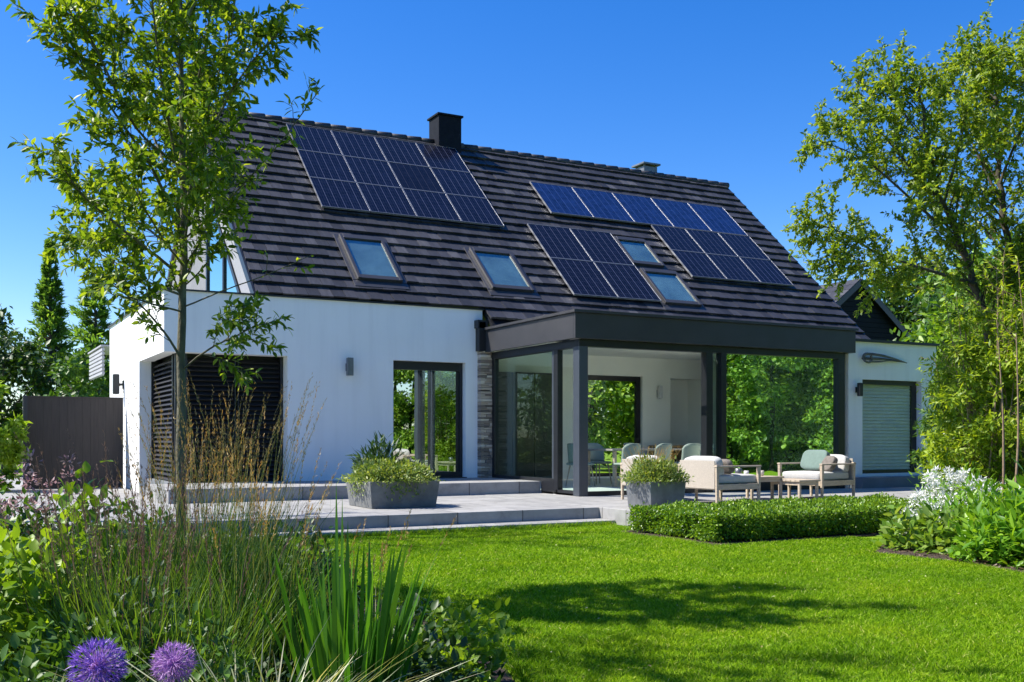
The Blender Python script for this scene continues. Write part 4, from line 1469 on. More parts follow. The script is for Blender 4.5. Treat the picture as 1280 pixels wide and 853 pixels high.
# second young tree, added out of view on the left to shade the near lawn
rng = np.random.default_rng(22)
gr = Grower(rng)
nb_ = np.array([-.62, 6.75, 0.0])
gr.limb([nb_, nb_ + (0.02, 0, 2), nb_ + (0, .03, 4), nb_ + (.03, 0, 7.0)], .05, .008, .36, .12, .5, .024, 4, n=22, sides=10)
for k in range(22):
    a, z = rng.uniform(0, 6.28), rng.uniform(2.2, 5.8)
    ln = rng.uniform(.5, .85) * (1.25 - z * .06)
    d = np.array([math.cos(a), math.sin(a), 0]) * ln
    p = nb_ + (0, 0, z)
    gr.limb([p, p + d * .5 + (0, 0, ln * .75), p + d + (0, 0, ln * 1.7)], .013, .003, .25, .13, .42, .026, 4)
tree_thing('young_tree', tuple(nb_), gr, gr.mesh_leaves(.08, .031, L4), M['leaf_tree'], M['bark'], 'slender young tree added out of view on the left to shade the near lawn', 'tree')

# unseen taller tree past the terrace end, put in to shade the far lawn
rng = np.random.default_rng(23)
gr = Grower(rng)
tb = np.array([-2.0, 15.2, -.1])
gr.limb([tb, tb + (.1, 0, 4), tb + (0, .1, 8), tb + (.1, 0, 12)], .15, .02, .55, .3, 1.0, .05, 3, n=18, sides=10)
for k in range(17):
    a, z = rng.uniform(0, 6.28), rng.uniform(5.5, 10.5)
    ln = rng.uniform(1.1, 2.0) * (1.35 - z * .06)
    d = np.array([math.cos(a), math.sin(a), 0]) * ln
    p = tb + (0, 0, z)
    gr.limb([p, p + d * .5 + (0, 0, ln * .5), p + d + (0, 0, ln * .95)], .035, .006, .25, .2, .75, .045, 3)
tree_thing('garden_tree', tuple(tb), gr, gr.mesh_leaves(.11, .05, L4), M['leaf_tree'], M['bark'], 'unseen taller tree added past the left terrace end to shade the far lawn', 'tree')

# multi-stemmed tree on the right
rng = np.random.default_rng(5)
gr = Grower(rng)
T1 = 15.5
b1 = at(1252, 640, T1)
b1[2] = 0
b1l = list(b1)
stems = [
    (px((1246, 470, 15.5), (1232, 400, 15.5), (1205, 315, 15.4), (1178, 250, 15.3), (1160, 175, 15.2), (1150, 105, 15.1)), .085, b1),
    (px((1262, 480, 15.5), (1262, 350, 15.7), (1250, 230, 15.9), (1246, 140, 16.0), (1250, 90, 16.1)), .080, b1),
    (px((1275, 480, 15.5), (1290, 350, 15.3), (1310, 200, 15.1), (1330, 60, 15.0)), .080, b1),
]
for pts, r, bb in stems:
    gr.limb([bb] + pts, r, .012, .30, .075, 1.0, .019, 6, n=22, sides=10)
for pts, r in (
        (px((1218, 355, 15.4), (1160, 338, 15.2), (1100, 318, 15.0), (1050, 290, 14.9), (1005, 276, 14.8)), .035),
        (px((1150, 335, 15.2), (1110, 335, 14.9), (1075, 325, 14.7), (1045, 312, 14.6)), .014),
        (px((1200, 305, 15.4), (1140, 250, 15.1), (1080, 200, 14.9), (1020, 175, 14.8)), .03),
        (px((1182, 260, 15.3), (1130, 200, 15.3), (1090, 150, 15.4), (1070, 105, 15.5)), .026),
        (px((1165, 190, 15.2), (1130, 140, 15.0), (1110, 90, 14.9)), .018),
        (px((1180, 255, 15.3), (1200, 180, 15.0), (1215, 110, 14.8), (1225, 75, 14.7)), .024),
        (px((1255, 260, 15.8), (1220, 190, 16.1), (1195, 120, 16.4), (1190, 80, 16.6)), .026),
        (px((1250, 230, 15.9), (1280, 150, 15.7), (1300, 100, 15.5), (1310, 60, 15.4)), .026),
        (px((1258, 320, 15.7), (1225, 280, 16.2), (1180, 240, 16.8), (1150, 210, 17.2)), .024),
        (px((1290, 350, 15.3), (1330, 270, 15.5), (1380, 200, 15.7)), .03),
        (px((1262, 400, 15.5), (1290, 330, 14.9), (1320, 270, 14.4)), .024),
        (px((1246, 120, 16.0), (1238, 95, 15.8), (1235, 70, 15.7)), .016),
        (px((1320, 150, 15.0), (1290, 110, 14.8), (1275, 70, 14.6)), .02),
        (px((1310, 200, 15.1), (1350, 120, 15.1), (1390, 40, 15.1)), .026)):
    gr.limb(pts, r * .85, .005, .12, .06, .88, .0155, 6, angle=(30, 65))
lv = gr.mesh_leaves(.080, .042, L4)
tree_thing('garden_tree', tuple(b1l), gr, lv, M['leaf_right'], M['bark_dark'], 'open crowned multi stemmed tree rising behind the right flower bed', 'tree')


# ------------------------------------------------------------------ shrubs and distant trees
def blob_points(rng, c, rad, n, shell=.55):
    d = norm(rng.normal(size=(n, 3)))
    r = (shell + (1 - shell) * rng.uniform(0, 1, (n, 1))) * rng.uniform(.82, 1.08, (n, 1))
    return np.array(c) + d * r * np.array(rad), d


def crown_clusters(rng, c, rad, ncl, crad, nleaf, L, W, floor=None, tpl=L4):
    """leaf clumps spread unevenly through an ellipsoid"""
    P, D, U = [], [], []
    for _ in range(ncl):
        d = norm(rng.normal(size=3))
        q = np.array(c) + d * np.array(rad) * rng.uniform(.35, 1.0) ** .6
        cr = crad * rng.uniform(.55, 1.35)
        if floor is not None and q[2] < floor:
            q[2] = floor + rng.uniform(0, .3) * rad[2]
        k = int(nleaf * rng.uniform(.6, 1.3))
        p, dd = blob_points(rng, q, (cr, cr, cr * .7), k, .25)
        P.append(p)
        D.append(dd * .6 + rng.normal(size=p.shape) * .7 + (0, 0, -.15))
        U.append(dd * .6 + np.array([0, 0, .8]) + rng.normal(size=p.shape) * .4)
    P, D, U = np.concatenate(P), np.concatenate(D), np.concatenate(U)
    s = rng.uniform(.6, 1.3, len(P))
    return leaves(P, D, U, L * s, W * s, tpl)


def wood_for(rng, base, top, crown_c, crown_r, r, n=7):
    gr = Grower(rng)
    base, top = np.array(base, float), np.array(top, float)
    path = gr.limb([base, base * .5 + top * .5 + rng.normal(size=3) * (.04, .04, 0) * np.linalg.norm(top - base), top], r, r * .3, leafy=False, n=9)
    for k in range(n):
        i = 3 + int(rng.integers(0, 5))
        d = norm(rng.normal(size=3) * (1, 1, .3) + (0, 0, .5))
        e = np.array(crown_c) + d * np.array(crown_r) * .8
        gr.limb([path[i], path[i] * .4 + e * .6 + (0, 0, .1), e], r * .4, r * .06, leafy=False, n=6, sides=5)
    return gr


def far_tree(name, base, h, rad, leaf, label, group, seed, ncl=70, nleaf=60, L=.34, W=.2, low=.25, crad=None, cat='tree', bark='bark_dark'):
    rng = np.random.default_rng(seed)
    c = (base[0], base[1], base[2] + h * (low + (1 - low) / 2))
    rr = (rad, rad, h * (1 - low) / 2)
    gr = wood_for(rng, base, (base[0], base[1], base[2] + h * .8), c, rr, max(.03, h * .018))
    lv = crown_clusters(rng, c, rr, ncl, crad or rad * .33, nleaf, L, W)
    return tree_thing(name, base, gr, lv, M[leaf], M[bark], label, cat, group)


def conifer(base, h, rad, leaf, label, seed, n=5200, L=.5, W=.14, group='conifers beyond the fence', power=1.0, rough=.25):
    rng = np.random.default_rng(seed)
    gr = Grower(rng)
    b = np.array(base)
    gr.limb([b, b + (0, 0, h * .5), b + (0, 0, h)], h * .018, .02, leafy=False, n=6)
    P, D = [], []
    nb = n // 40
    for _ in range(nb):
        t = rng.uniform(.02, 1) ** .8
        a = rng.uniform(0, 2 * math.pi)
        ln = rad * (1 - t) ** power * rng.uniform(1 - rough * 1.6, 1 + rough) + .04
        d = np.array([math.cos(a), math.sin(a), rng.uniform(.05, .5)])
        q = b + (0, 0, h * (.06 + .93 * t)) + d * ln * rng.uniform(.35, 1, (40, 1)) + rng.normal(size=(40, 3)) * ln * .09
        gr.wood.append(tube_np(np.array([b + (0, 0, h * (.06 + .93 * t)), b + (0, 0, h * (.06 + .93 * t)) + d * ln * .9]), np.array([.03, .008]), 4))
        P.append(q)
        D.append(np.broadcast_to(d + (0, 0, .25), (40, 3)) + rng.normal(size=(40, 3)) * .45)
    P, D = np.concatenate(P), np.concatenate(D)
    s = rng.uniform(.6, 1.2, len(P))
    lv = leaves(P, D, np.array([0, 0, 1.]) + rng.normal(size=P.shape) * .4, L * s, W * s)
    return tree_thing('conifer', base, gr, lv, M[leaf], M['bark_dark'], label, 'tree', group)


def gp_at(x, y, t, z=0.0):
    p = at(x, y, t)
    return (float(p[0]), float(p[1]), z)


conifer(gp_at(63, 560, 36), 8.1, 1.35, 'needle', 'narrow dark conifer spire behind the brown fence', 31, 16000, .18, .07, power=1.1, rough=.22)
conifer(gp_at(120, 560, 46), 8.3, 1.7, 'needle', 'broader grey green pine between the spire and the house', 32, 7000, .36, .10, power=.6, rough=.45)
GL = 'trees behind the brown fence'
far_tree('background_tree', gp_at(5, 560, 34), 4.6, 2.0, 'leaf_dark', 'dark round tree at the left edge behind the shrubs', GL, 41, 60, 90, .22, .13)
far_tree('background_tree', gp_at(98, 560, 30), 3.6, 1.1, 'leaf_mid', 'low bright green tree just above the brown fence', GL, 42, 40, 90, .18, .11, .1)
far_tree('background_tree', gp_at(-60, 560, 40), 7.0, 2.6, 'leaf_dark', 'dark green tree cut by the left edge of the picture', GL, 43, 70, 70, .28, .16)
far_tree('background_tree', gp_at(145, 560, 52), 6.6, 2.4, 'leaf_dark', 'dark tree partly behind the left wall of the house', GL, 44, 60, 70, .28, .16)
far_tree('background_bush', gp_at(-14, 590, 20), 2.3, .6, 'leaf_lime', 'light green bush left of the fence post', GL, 45, 40, 110, .13, .08, .0, cat='bush')
GR = 'trees beyond the right wing'
far_tree('background_tree', gp_at(1125, 560, 47), 8.6, 2.4, 'leaf_mid', 'mid green tree between the neighbour roof and the garden tree', GR, 51, 80, 80, .26, .15, .15)
far_tree('background_tree', gp_at(1240, 560, 29), 6.4, 2.3, 'leaf_wood', 'bushy sunlit tree behind the right wing', GR, 52, 110, 80, .26, .15, .1)
far_tree('background_tree', gp_at(1265, 560, 32), 8.0, 3.0, 'leaf_mid', 'large dark tree behind the garden tree stems', GR, 53, 100, 80, .28, .16, .1)
far_tree('background_tree', gp_at(1150, 560, 46), 9.6, 3.0, 'leaf_dark', 'tall tree far behind the neighbour house', GR, 54, 90, 70, .34, .2, .2)
far_tree('background_tree', gp_at(1340, 560, 27), 7.6, 2.6, 'leaf_wood', 'bushy tree cut by the right edge of the picture', GR, 55, 90, 80, .26, .15, .05)
# trees seen through the rear window of the room
GB_ = 'trees seen through the rear window'
for k, (x, t, h, rd, lf, lab) in enumerate(((740, 40, 7, 2.6, 'leaf_wood', 'bright tree at the left of the rear window view'), (785, 44, 8, 2.8, 'leaf_wood', 'bright tree in the middle of the rear window view'), (830, 40, 7, 2.6, 'leaf_lime', 'light tree at the right of the rear window view'), (700, 46, 8, 2.6, 'leaf_mid', 'darker tree glimpsed beside the corner post'))):
    far_tree('background_tree', gp_at(x, 560, t), h, rd, lf, lab, GB_, 60 + k, 90, 80, .26, .16, .0)

# woodland across the lawn, seen only as the mass mirrored in the panes
rng = np.random.default_rng(99)
parts = []
wood = []
spots = [(rng.uniform(23, 36), rng.uniform(-9, 5), True) for _ in range(13)] + [(rng.uniform(12, 24), rng.uniform(-17, -7), True) for _ in range(9)]
for k in range(70):
    a, d = rng.uniform(R(-200), R(12)), rng.uniform(26, 40)
    spots.append((9 + d * math.cos(a), 8 + d * math.sin(a), False))
for x, y, fine in spots:
    if (x < 12 and y > -6 and x > -13) or y > 14:
        continue
    h = rng.uniform(4, 12) if fine else rng.uniform(3, 6)
    r = rng.uniform(1.5, 2.7)
    wood.append(tube_np(np.array([(x, y, -.1), (x + rng.normal() * .2, y, h * .5), (x, y, h * .9)]), np.array([.09, .07, .03]), 6))
    if fine:
        parts.append(crown_clusters(rng, (x, y, h * .55), (r, r, h * .47), 52, .62, 300, .15, .095))
        parts.append(crown_clusters(rng, (x + rng.normal() * 1.2, y + 1.0, .9), (2.0, 1.6, 1.0), 22, .5, 160, .15, .095))
    else:
        parts.append(crown_clusters(rng, (x, y, h * .5), (2.4, 2.4, h * .52), 40, .95, 80, .28, .17))
me = np_mesh('woodland', parts + wood)
me.materials.append(M['leaf_wood'])
me.materials.append(M['core'])
mi = np.zeros(len(me.polygons), np.int32)
mi[len(mi) - sum(len(f) for _, f in wood):] = 1
me.polygons.foreach_set('material_index', mi)
o = bpy.data.objects.new('woodland', me)
COL.objects.link(o)
tag(o, 'sunlit woodland across the garden, mirrored in the window panes', 'woodland', kind='stuff')


def bush(name, base, rad, h, n, leaf, L, W, label, cat='shrub', group=None, seed=0, tpl=L8, upd=.5, shell=.45, lump=.18, part='foliage', core=True):
    """rounded shrub: leaves in an uneven dome on a few stems"""
    rng = np.random.default_rng(seed)
    o = empty(name, base)
    tag(o, label, cat, group)
    d = norm(rng.normal(size=(n, 3)))
    d[:, 2] = np.abs(d[:, 2])
    ph = rng.uniform(0, 6, 6)
    bump = 1 + lump * (np.sin(d[:, 0] * 5 + ph[0]) * np.sin(d[:, 1] * 5 + ph[1]) + np.sin(d[:, 2] * 6 + d[:, 0] * 4 + ph[2])) + rng.normal(size=n) * .07
    r = (shell + (1 - shell) * rng.uniform(0, 1, n) ** .6) * bump
    P = d * r[:, None] * np.array([rad, rad, h])
    P[:, 2] = np.maximum(P[:, 2], .02)
    D = d * .8 + rng.normal(size=P.shape) * .6 + np.array([0, 0, upd * .4])
    U = d * .5 + np.array([0, 0, 1.]) + rng.normal(size=P.shape) * .4
    s = rng.uniform(.6, 1.25, n)
    link(part, np_mesh(part, [leaves(P, D, U, L * s, W * s, tpl)]), M[leaf], o)
    wood = []
    for _ in range(9):
        e = norm(rng.normal(size=3) * (1, 1, .3) + (0, 0, .9)) * np.array([rad, rad, h]) * .85
        wood.append(tube_np(smooth_path([(0, 0, 0), e * .5 + rng.normal(size=3) * .05, e], 6), np.linspace(.008, .003, 6), 5))
    link('stems', np_mesh('stem', wood), M['bark'], o)
    return o


def blossoms(parent, rng, C, n, r, L, W, mat, name='flowers'):
    """small clustered petals around each centre in C"""
    P, D, U = [], [], []
    for c in C:
        d = norm(rng.normal(size=(n, 3)) + (0, 0, .4))
        P.append(np.array(c) + d * r * rng.uniform(.3, 1, (n, 1)))
        D.append(d + rng.normal(size=(n, 3)) * .4)
        U.append(rng.normal(size=(n, 3)) + (0, 0, .8))
    v, f = leaves(np.concatenate(P), np.concatenate(D), np.concatenate(U), L, W)
    return link(name, np_mesh(name, [(v, f)]), M[mat], parent)


# ---- hedge
rng = np.random.default_rng(77)
ho = (9.4, 10.3, 0)
hd = empty('box_hedge', ho)
tag(hd, 'low clipped box hedge between the lawn and the terrace', 'hedge')
hx0, hx1, hy0, hy1, hz = 7.74, 12.1, 9.42, 11.16, .345
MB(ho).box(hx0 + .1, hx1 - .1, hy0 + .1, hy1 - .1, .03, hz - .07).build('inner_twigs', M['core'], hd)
n = 40000
sel = rng.uniform(0, 1, n)
P = np.zeros((n, 3))
Nn = np.zeros((n, 3))
u1, u2 = rng.uniform(0, 1, n), rng.uniform(0, 1, n)
top = sel < .50
fr_ = (sel >= .50) & (sel < .76)
lf_ = (sel >= .76) & (sel < .88)
rt_ = (sel >= .88) & (sel < .94)
bk_ = sel >= .94
X, Y, Z = hx0 + u1 * (hx1 - hx0), hy0 + u2 * (hy1 - hy0), .03 + u2 * (hz - .03)
P[top] = np.stack([X, Y, np.full(n, hz)], 1)[top]
Nn[top] = (0, 0, 1)
P[fr_] = np.stack([X, np.full(n, hy0), Z], 1)[fr_]
Nn[fr_] = (0, -1, 0)
Yl = hy0 + u1 * (hy1 - hy0)
P[lf_] = np.stack([np.full(n, hx0), Yl, Z], 1)[lf_]
Nn[lf_] = (-1, 0, 0)
P[rt_] = np.stack([np.full(n, hx1), Yl, Z], 1)[rt_]
Nn[rt_] = (1, 0, 0)
P[bk_] = np.stack([X, np.full(n, hy1), Z], 1)[bk_]
Nn[bk_] = (0, 1, 0)
lump = .025 * (np.sin(P[:, 0] * 7 + np.sin(P[:, 1] * 5)) + np.sin(P[:, 1] * 8 + P[:, 2] * 9))
P += Nn * (lump - rng.uniform(0, .09, n) + np.where(rng.uniform(0, 1, n) > .93, rng.uniform(0, .05, n), 0))[:, None]
P[:, 2] = np.maximum(P[:, 2], .015)
D = Nn * .7 + rng.normal(size=P.shape) * .6 + (0, 0, .3)
U = Nn * .6 + (0, 0, .7) + rng.normal(size=P.shape) * .5
s = rng.uniform(.6, 1.2, n)
link('foliage', np_mesh('foliage', [leaves(P - np.array(ho), D, U, .040 * s, .024 * s)]), M['leaf_hedge'], hd)

# ---- planter plants
o = bush('trailing_plant', (5.70, 14.32, .58), .66, .33, 6200, 'leaf_olive', .065, .030, 'yellow green trailing plant filling the wide grey planter', 'plant', None, 81, L4, .5, .25, .1)
rng = np.random.default_rng(82)
k = 900
a = rng.uniform(0, 2 * math.pi, k)
P = np.stack([np.cos(a) * .55, np.sin(a) * .52, rng.uniform(-.16, .04, k)], 1) + rng.normal(size=(k, 3)) * .03
link('trailing_shoots', np_mesh('trailing_shoots', [leaves(P, rng.normal(size=P.shape) + (0, 0, -.9), P * (1, 1, 0) + (0, 0, .3), .05, .022)]), M['leaf_olive'], o)
o = bush('leafy_plant', (5.62, 14.62, .58), .34, .58, 700, 'leaf_dark', .17, .035, 'taller dark bladed plant at the back of the wide grey planter', 'plant', None, 83, L4, .9, .3, .15)
o = bush('trailing_plant', (8.86, 12.13, .585), .46, .34, 4200, 'leaf_olive', .065, .022, 'pale green bushy plant spilling over the small zinc planter', 'plant', None, 84, L4, .6, .25, .12)


def grass_clump(name, base, n, spread, hmin, hmax, wd, leaf, label, seed, bendk=.35, lean=.18, nseg=4, cat='ornamental grass', group=None, stalks=0, sh=(1.2, 1.6), smat='straw', plume=.0, sl=.12, lean_dir=(0, 0)):
    rng = np.random.default_rng(seed)
    o = empty(name, base)
    tag(o, label, cat, group)

    def starts(k):
        a, r = rng.uniform(0, 2 * math.pi, k), spread * np.sqrt(rng.uniform(0, 1, k))
        P = np.stack([np.cos(a) * r, np.sin(a) * r, np.zeros(k)], 1)
        D = np.stack([np.cos(a) * r / spread * lean + rng.normal(size=k) * sl + lean_dir[0], np.sin(a) * r / spread * lean + rng.normal(size=k) * sl + lean_dir[1], np.ones(k)], 1)
        return P, D
    if n:
        P, D = starts(n)
        b = norm(D * (1, 1, 0) + rng.normal(size=P.shape) * (.08, .08, 0)) * rng.uniform(.2, 1.2, (n, 1)) * bendk + np.array([0, 0, -1.]) * rng.uniform(0, bendk * .6, (n, 1))
        link('leaf_blades', np_mesh('leaf_blades', blades(P, D, b, rng.uniform(hmin, hmax, n), wd, nseg, rng)), M[leaf], o)
    if stalks:
        P, D = starts(stalks)
        D[:, :2] *= .75
        L = rng.uniform(sh[0], sh[1], stalks)
        b = norm(D * (1, 1, 0) + rng.normal(size=P.shape) * (.1, .1, 0)) * rng.uniform(.02, .22, (stalks, 1))
        link('flower_stalks', np_mesh('flower_stalks', blades(P, D, b, L, .0042, 6, rng)), M['stalk' if smat == 'straw' else smat], o)
        # seed heads: short scales along the top of each stalk
        m_ = 46
        Dn = norm(D)
        t = rng.uniform(1 - plume, 1.0, (stalks, m_))[..., None]
        Q = P[:, None] + Dn[:, None] * (L[:, None, None] * t) + b[:, None] * (L[:, None, None] * t * t)
        T = Dn[:, None] + 2 * b[:, None] * t
        sp = rng.normal(size=Q.shape)
        Q = (Q + sp * .006 * (1.15 - t)).reshape(-1, 3)
        dd = (norm(T) + sp * .22).reshape(-1, 3)
        link('seed_heads', np_mesh('seed_heads', [leaves(Q, dd, rng.normal(size=Q.shape), rng.uniform(.010, .026, len(Q)), .0034)]), M['straw' if smat == 'straw' else 'plume_brown'], o)
    return o


o = grass_clump('tufted_plant', (8.84, 12.2, .58), 60, .20, .3, .46, .008, 'sedge', 'dry straw coloured flower stalks in the small zinc planter', 85, .3, .4, 3, 'plant', None, 60, (.36, .58), 'straw', .4)

# ---- left flower bed
GG = 'tall ornamental grasses in the left bed'
def gpt(x, t, z=0.0):
    p = at(x, 600, t)
    return (float(p[0]), float(p[1]), z)


grass_clump('reed_grass', gpt(278, 5.9), 520, .22, .5, 1.1, .0064, 'blade', 'golden feather reed grass arching in front of the dark shutters', 101, .25, .12, 5, group=GG, stalks=105, sh=(1.1, 1.6), plume=.22, sl=.075, lean_dir=(.05, 0))
grass_clump('reed_grass', gpt(238, 5.3), 520, .24, .5, 1.0, .0064, 'blade', 'green reed grass clump around the foot of the young tree', 102, .25, .12, 5, group=GG, stalks=55, sh=(1.0, 1.4), plume=.22, sl=.10)
grass_clump('reed_grass', gpt(165, 5.0), 560, .26, .45, .92, .0064, 'blade', 'brown plumed reed grass in front of the white side wall', 103, .25, .14, 5, group=GG, stalks=55, sh=(.95, 1.28), smat='plume_brown', plume=.28, sl=.09)
grass_clump('reed_grass', gpt(125, 4.6), 430, .22, .45, .82, .006, 'blade', 'shorter brown plumed grass left of the young tree', 104, .25, .15, 5, group=GG, stalks=32, sh=(.8, 1.12), smat='plume_brown', plume=.28, sl=.10)
grass_clump('reed_grass', gpt(215, 4.4), 560, .28, .4, .80, .006, 'blade', 'dense green grass clump above the violet flower balls', 105, .3, .18, 5, group=GG, stalks=26, sh=(.75, 1.0), smat='plume_brown', plume=.25, sl=.10)
grass_clump('reed_grass', gpt(318, 5.0), 480, .24, .45, .95, .006, 'blade', 'upright green grass to the right of the young tree', 106, .25, .14, 5, group=GG, stalks=40, sh=(.9, 1.25), plume=.22, sl=.10)
grass_clump('wispy_grass', gpt(452, 5.4), 60, .16, .25, .5, .006, 'sedge', 'thin wispy straw grass behind the sword leaves', 107, .3, .25, 4, stalks=26, sh=(.55, .85), plume=.2, sl=.16)
grass_clump('silver_sedge', gpt(318, 3.55), 330, .16, .38, .62, .008, 'sedge', 'pale silvery sedge with arching blades at the bottom of the picture', 108, .75, .5, 6)
grass_clump('silver_sedge', gpt(20, 3.3), 160, .14, .3, .52, .007, 'sedge', 'small grey green sedge in the bottom left corner', 109, .7, .5, 6)
# sword leaved clump
rng = np.random.default_rng(110)
ip = gpt(436, 4.15)
ir = empty('iris_clump', ip)
tag(ir, 'upright clump of broad sword shaped leaves at the edge of the lawn', 'plant')
k = 130
a = rng.uniform(0, 2 * math.pi, k)
r = .15 * np.sqrt(rng.uniform(0, 1, k))
P = np.stack([np.cos(a) * r, np.sin(a) * r, np.zeros(k)], 1)
D = np.stack([np.cos(a) * r * 1.1 + rng.normal(size=k) * .055, np.sin(a) * r * 1.1 + rng.normal(size=k) * .055, np.ones(k)], 1)
b = D * (1, 1, 0) * rng.uniform(0, .8, (k, 1)) - np.array([0, 0, .03])
L = rng.uniform(.45, .86, k)
L[0] = 1.10
for q in range(4):
    P[q] = (-.05 + .006 * q, .02 - .02 * q, 0)
    D[q] = (-.02 + .012 * q, 0, 1)
    b[q] = 0
    L[q] = (1.12, 1.06, 1.0, .9)[q]
link('leaf_blades', np_mesh('leaf_blades', blades(P, D, b, L, rng.uniform(.022, .036, k), 6, rng)), M['iris'], ir)

GS = 'leafy shrubs in the left bed'
def lshrub(x, t, rad, h, n, leaf, L, W, label, seed, **kw):
    p = gpt(x, t)
    return bush('garden_shrub', p, rad, h, n, leaf, L, W, label, 'shrub', GS, seed, **kw)


lshrub(62, 5.2, .52, .82, 3000, 'leaf_lime', .075, .05, 'lime green broad leaved shrub at the left edge below the fence', 121)
lshrub(5, 4.5, .42, .78, 1900, 'leaf_lime', .07, .048, 'lime green shrub cut by the left edge of the picture', 122)
lshrub(120, 4.1, .32, .52, 1500, 'leaf_mid', .055, .035, 'mid green low shrub between the lime shrub and the grasses', 123)
lshrub(45, 3.7, .34, .42, 1500, 'leaf_mid', .05, .03, 'small leaved green shrub left of the violet flowers', 124)
lshrub(345, 6.6, .46, .66, 3200, 'leaf_dark', .055, .026, 'dark green bushy shrub between the grasses and the lawn', 125)
lshrub(335, 5.4, .36, .46, 2200, 'leaf_dark', .05, .026, 'lower dark shrub behind the sword leaves', 126)
lshrub(548, 5.0, .32, .32, 1800, 'leaf_lime', .055, .034, 'spreading green ground shrub at the corner of the lawn', 127, lump=.3)
lshrub(505, 4.45, .30, .33, 1300, 'leaf_dark', .05, .03, 'dark ground shrub right of the sword leaves', 128, lump=.3)
lshrub(490, 5.3, .24, .30, 800, 'leaf_mid', .04, .024, 'small green shrub behind the sword leaves on the lawn edge', 129, lump=.3)
lshrub(190, 7.6, .6, .7, 2600, 'leaf_mid', .06, .03, 'green shrub behind the grasses in front of the side path', 130)
lshrub(100, 8.2, .55, .60, 2200, 'leaf_dark', .06, .03, 'dark shrub low in front of the brown fence', 131)
lshrub(-20, 7.0, .6, .95, 2600, 'leaf_mid', .07, .04, 'tall green shrub behind the pink flowers at the left edge', 132)
lshrub(400, 7.8, .32, .36, 1400, 'leaf_dark', .045, .024, 'small dark shrub at the far end of the bed edge', 133)
lshrub(158, 4.3, .26, .56, 1300, 'leaf_dark', .045, .02, 'dark fine leaved shrub behind the violet flower balls', 134)
lshrub(268, 4.0, .26, .46, 1300, 'leaf_mid', .045, .022, 'green fine leaved shrub between the flower balls and the sword leaves', 135)
lshrub(90, 3.5, .28, .40, 1200, 'leaf_dark', .045, .022, 'dark low shrub beside the violet flower balls', 136)
lshrub(30, 5.9, .4, .70, 1700, 'leaf_dark', .055, .028, 'dark shrub under the pink flower heads', 137)
rng = np.random.default_rng(140)
o = bush('pink_flower_shrub', gpt(8, 5.8), .32, .92, 1700, 'leaf_mid', .06, .028, 'shrub with dusty pink flower heads below the conifers', 'shrub', None, 141)
C = np.stack([rng.normal(size=36) * .19, rng.normal(size=36) * .19, .91 + rng.normal(size=36) * .09], 1)
blossoms(o, rng, C, 26, .05, .03, .014, 'pink_petal', 'flower_heads')
# low ground cover under everything in the bed
rng = np.random.default_rng(150)
k = 22000
P = np.stack([rng.uniform(-1.6, 3.0, k), rng.uniform(2.4, 11.8, k), rng.uniform(0, .11, k)], 1)
P = P[P[:, 0] < bed_edge(P[:, 1]) - .10]
hgt = .10 * (1 + np.sin(P[:, 0] * 3 + 1) * np.sin(P[:, 1] * 2.6))
P[:, 2] += hgt * rng.uniform(0, 1, len(P))
tag(link('ground_cover', np_mesh('ground_cover', [leaves(P, rng.normal(size=P.shape) + (0, 0, .5), rng.normal(size=P.shape) * .4 + (0, 0, 1), rng.uniform(.03, .07, len(P)), rng.uniform(.018, .035, len(P)))]), M['leaf_dark']), 'dark leafy ground cover on the left bed', 'ground cover', kind='stuff')


def allium(head, foot, rad, mat, label, seed):
    rng = np.random.default_rng(seed)
    o = empty('allium_flower', foot)
    tag(o, label, 'flower', 'violet ball flowers in the foreground')
    f0, hd_ = np.array(foot), np.array(head)
    MB().tube(smooth_path([(0, 0, 0), (hd_ - f0) * .5 + (.015, .01, 0), hd_ - f0], 10), .006, 8).build('stem', M['stem'], o, smooth=True)
    n = 210
    i = np.arange(n) + .5
    phi = np.arccos(1 - 2 * i / n)
    th = math.pi * (1 + 5 ** .5) * i
    d = np.stack([np.cos(th) * np.sin(phi), np.sin(th) * np.sin(phi), np.cos(phi)], 1) + rng.normal(size=(n, 3)) * .05
    d = norm(d)
    keep = rng.uniform(0, 1, n) > .14
    d = d[keep]
    n = len(d)
    rr = rad * rng.uniform(.62, .80, (n, 1))
    c = hd_ - f0
    fl = []
    A = norm(np.cross(d, rng.normal(size=(n, 3))))
    B = np.cross(d, A)
    for q in range(6):
        an = q * math.pi / 3
        e = A * math.cos(an) + B * math.sin(an)
        fl.append(leaves(c + d * rr, e * .62 + d * .9 + rng.normal(size=d.shape) * .16, d, rad * .30 * rng.uniform(.55, 1.3, n), rad * .042))
    h_ = link('flower_head', np_mesh('flower_head', fl), M[mat], o)
    S = norm(np.cross(d, rng.normal(size=(n, 3))))
    V = np.stack([np.broadcast_to(c, d.shape) + d * rad * .06 - S * .0016, np.broadcast_to(c, d.shape) + d * rad * .06 + S * .0016, c + d * rr + S * .0012, c + d * rr - S * .0012], 1).reshape(-1, 3)
    link('flower_stalks', np_mesh('flower_stalk', [(V, np.arange(4 * n).reshape(n, 4))]), M['purple_pale'], h_)
    k = 7
    a = rng.uniform(0, 6.28, k)
    P = np.zeros((k, 3))
    D = np.stack([np.cos(a), np.sin(a), np.full(k, 1.2)], 1)
    link('leaf_blades', np_mesh('leaf_blades', blades(P, D, D * (.4, .4, -.6), rng.uniform(.25, .4, k), .03, 5, rng)), M['iris'], o)


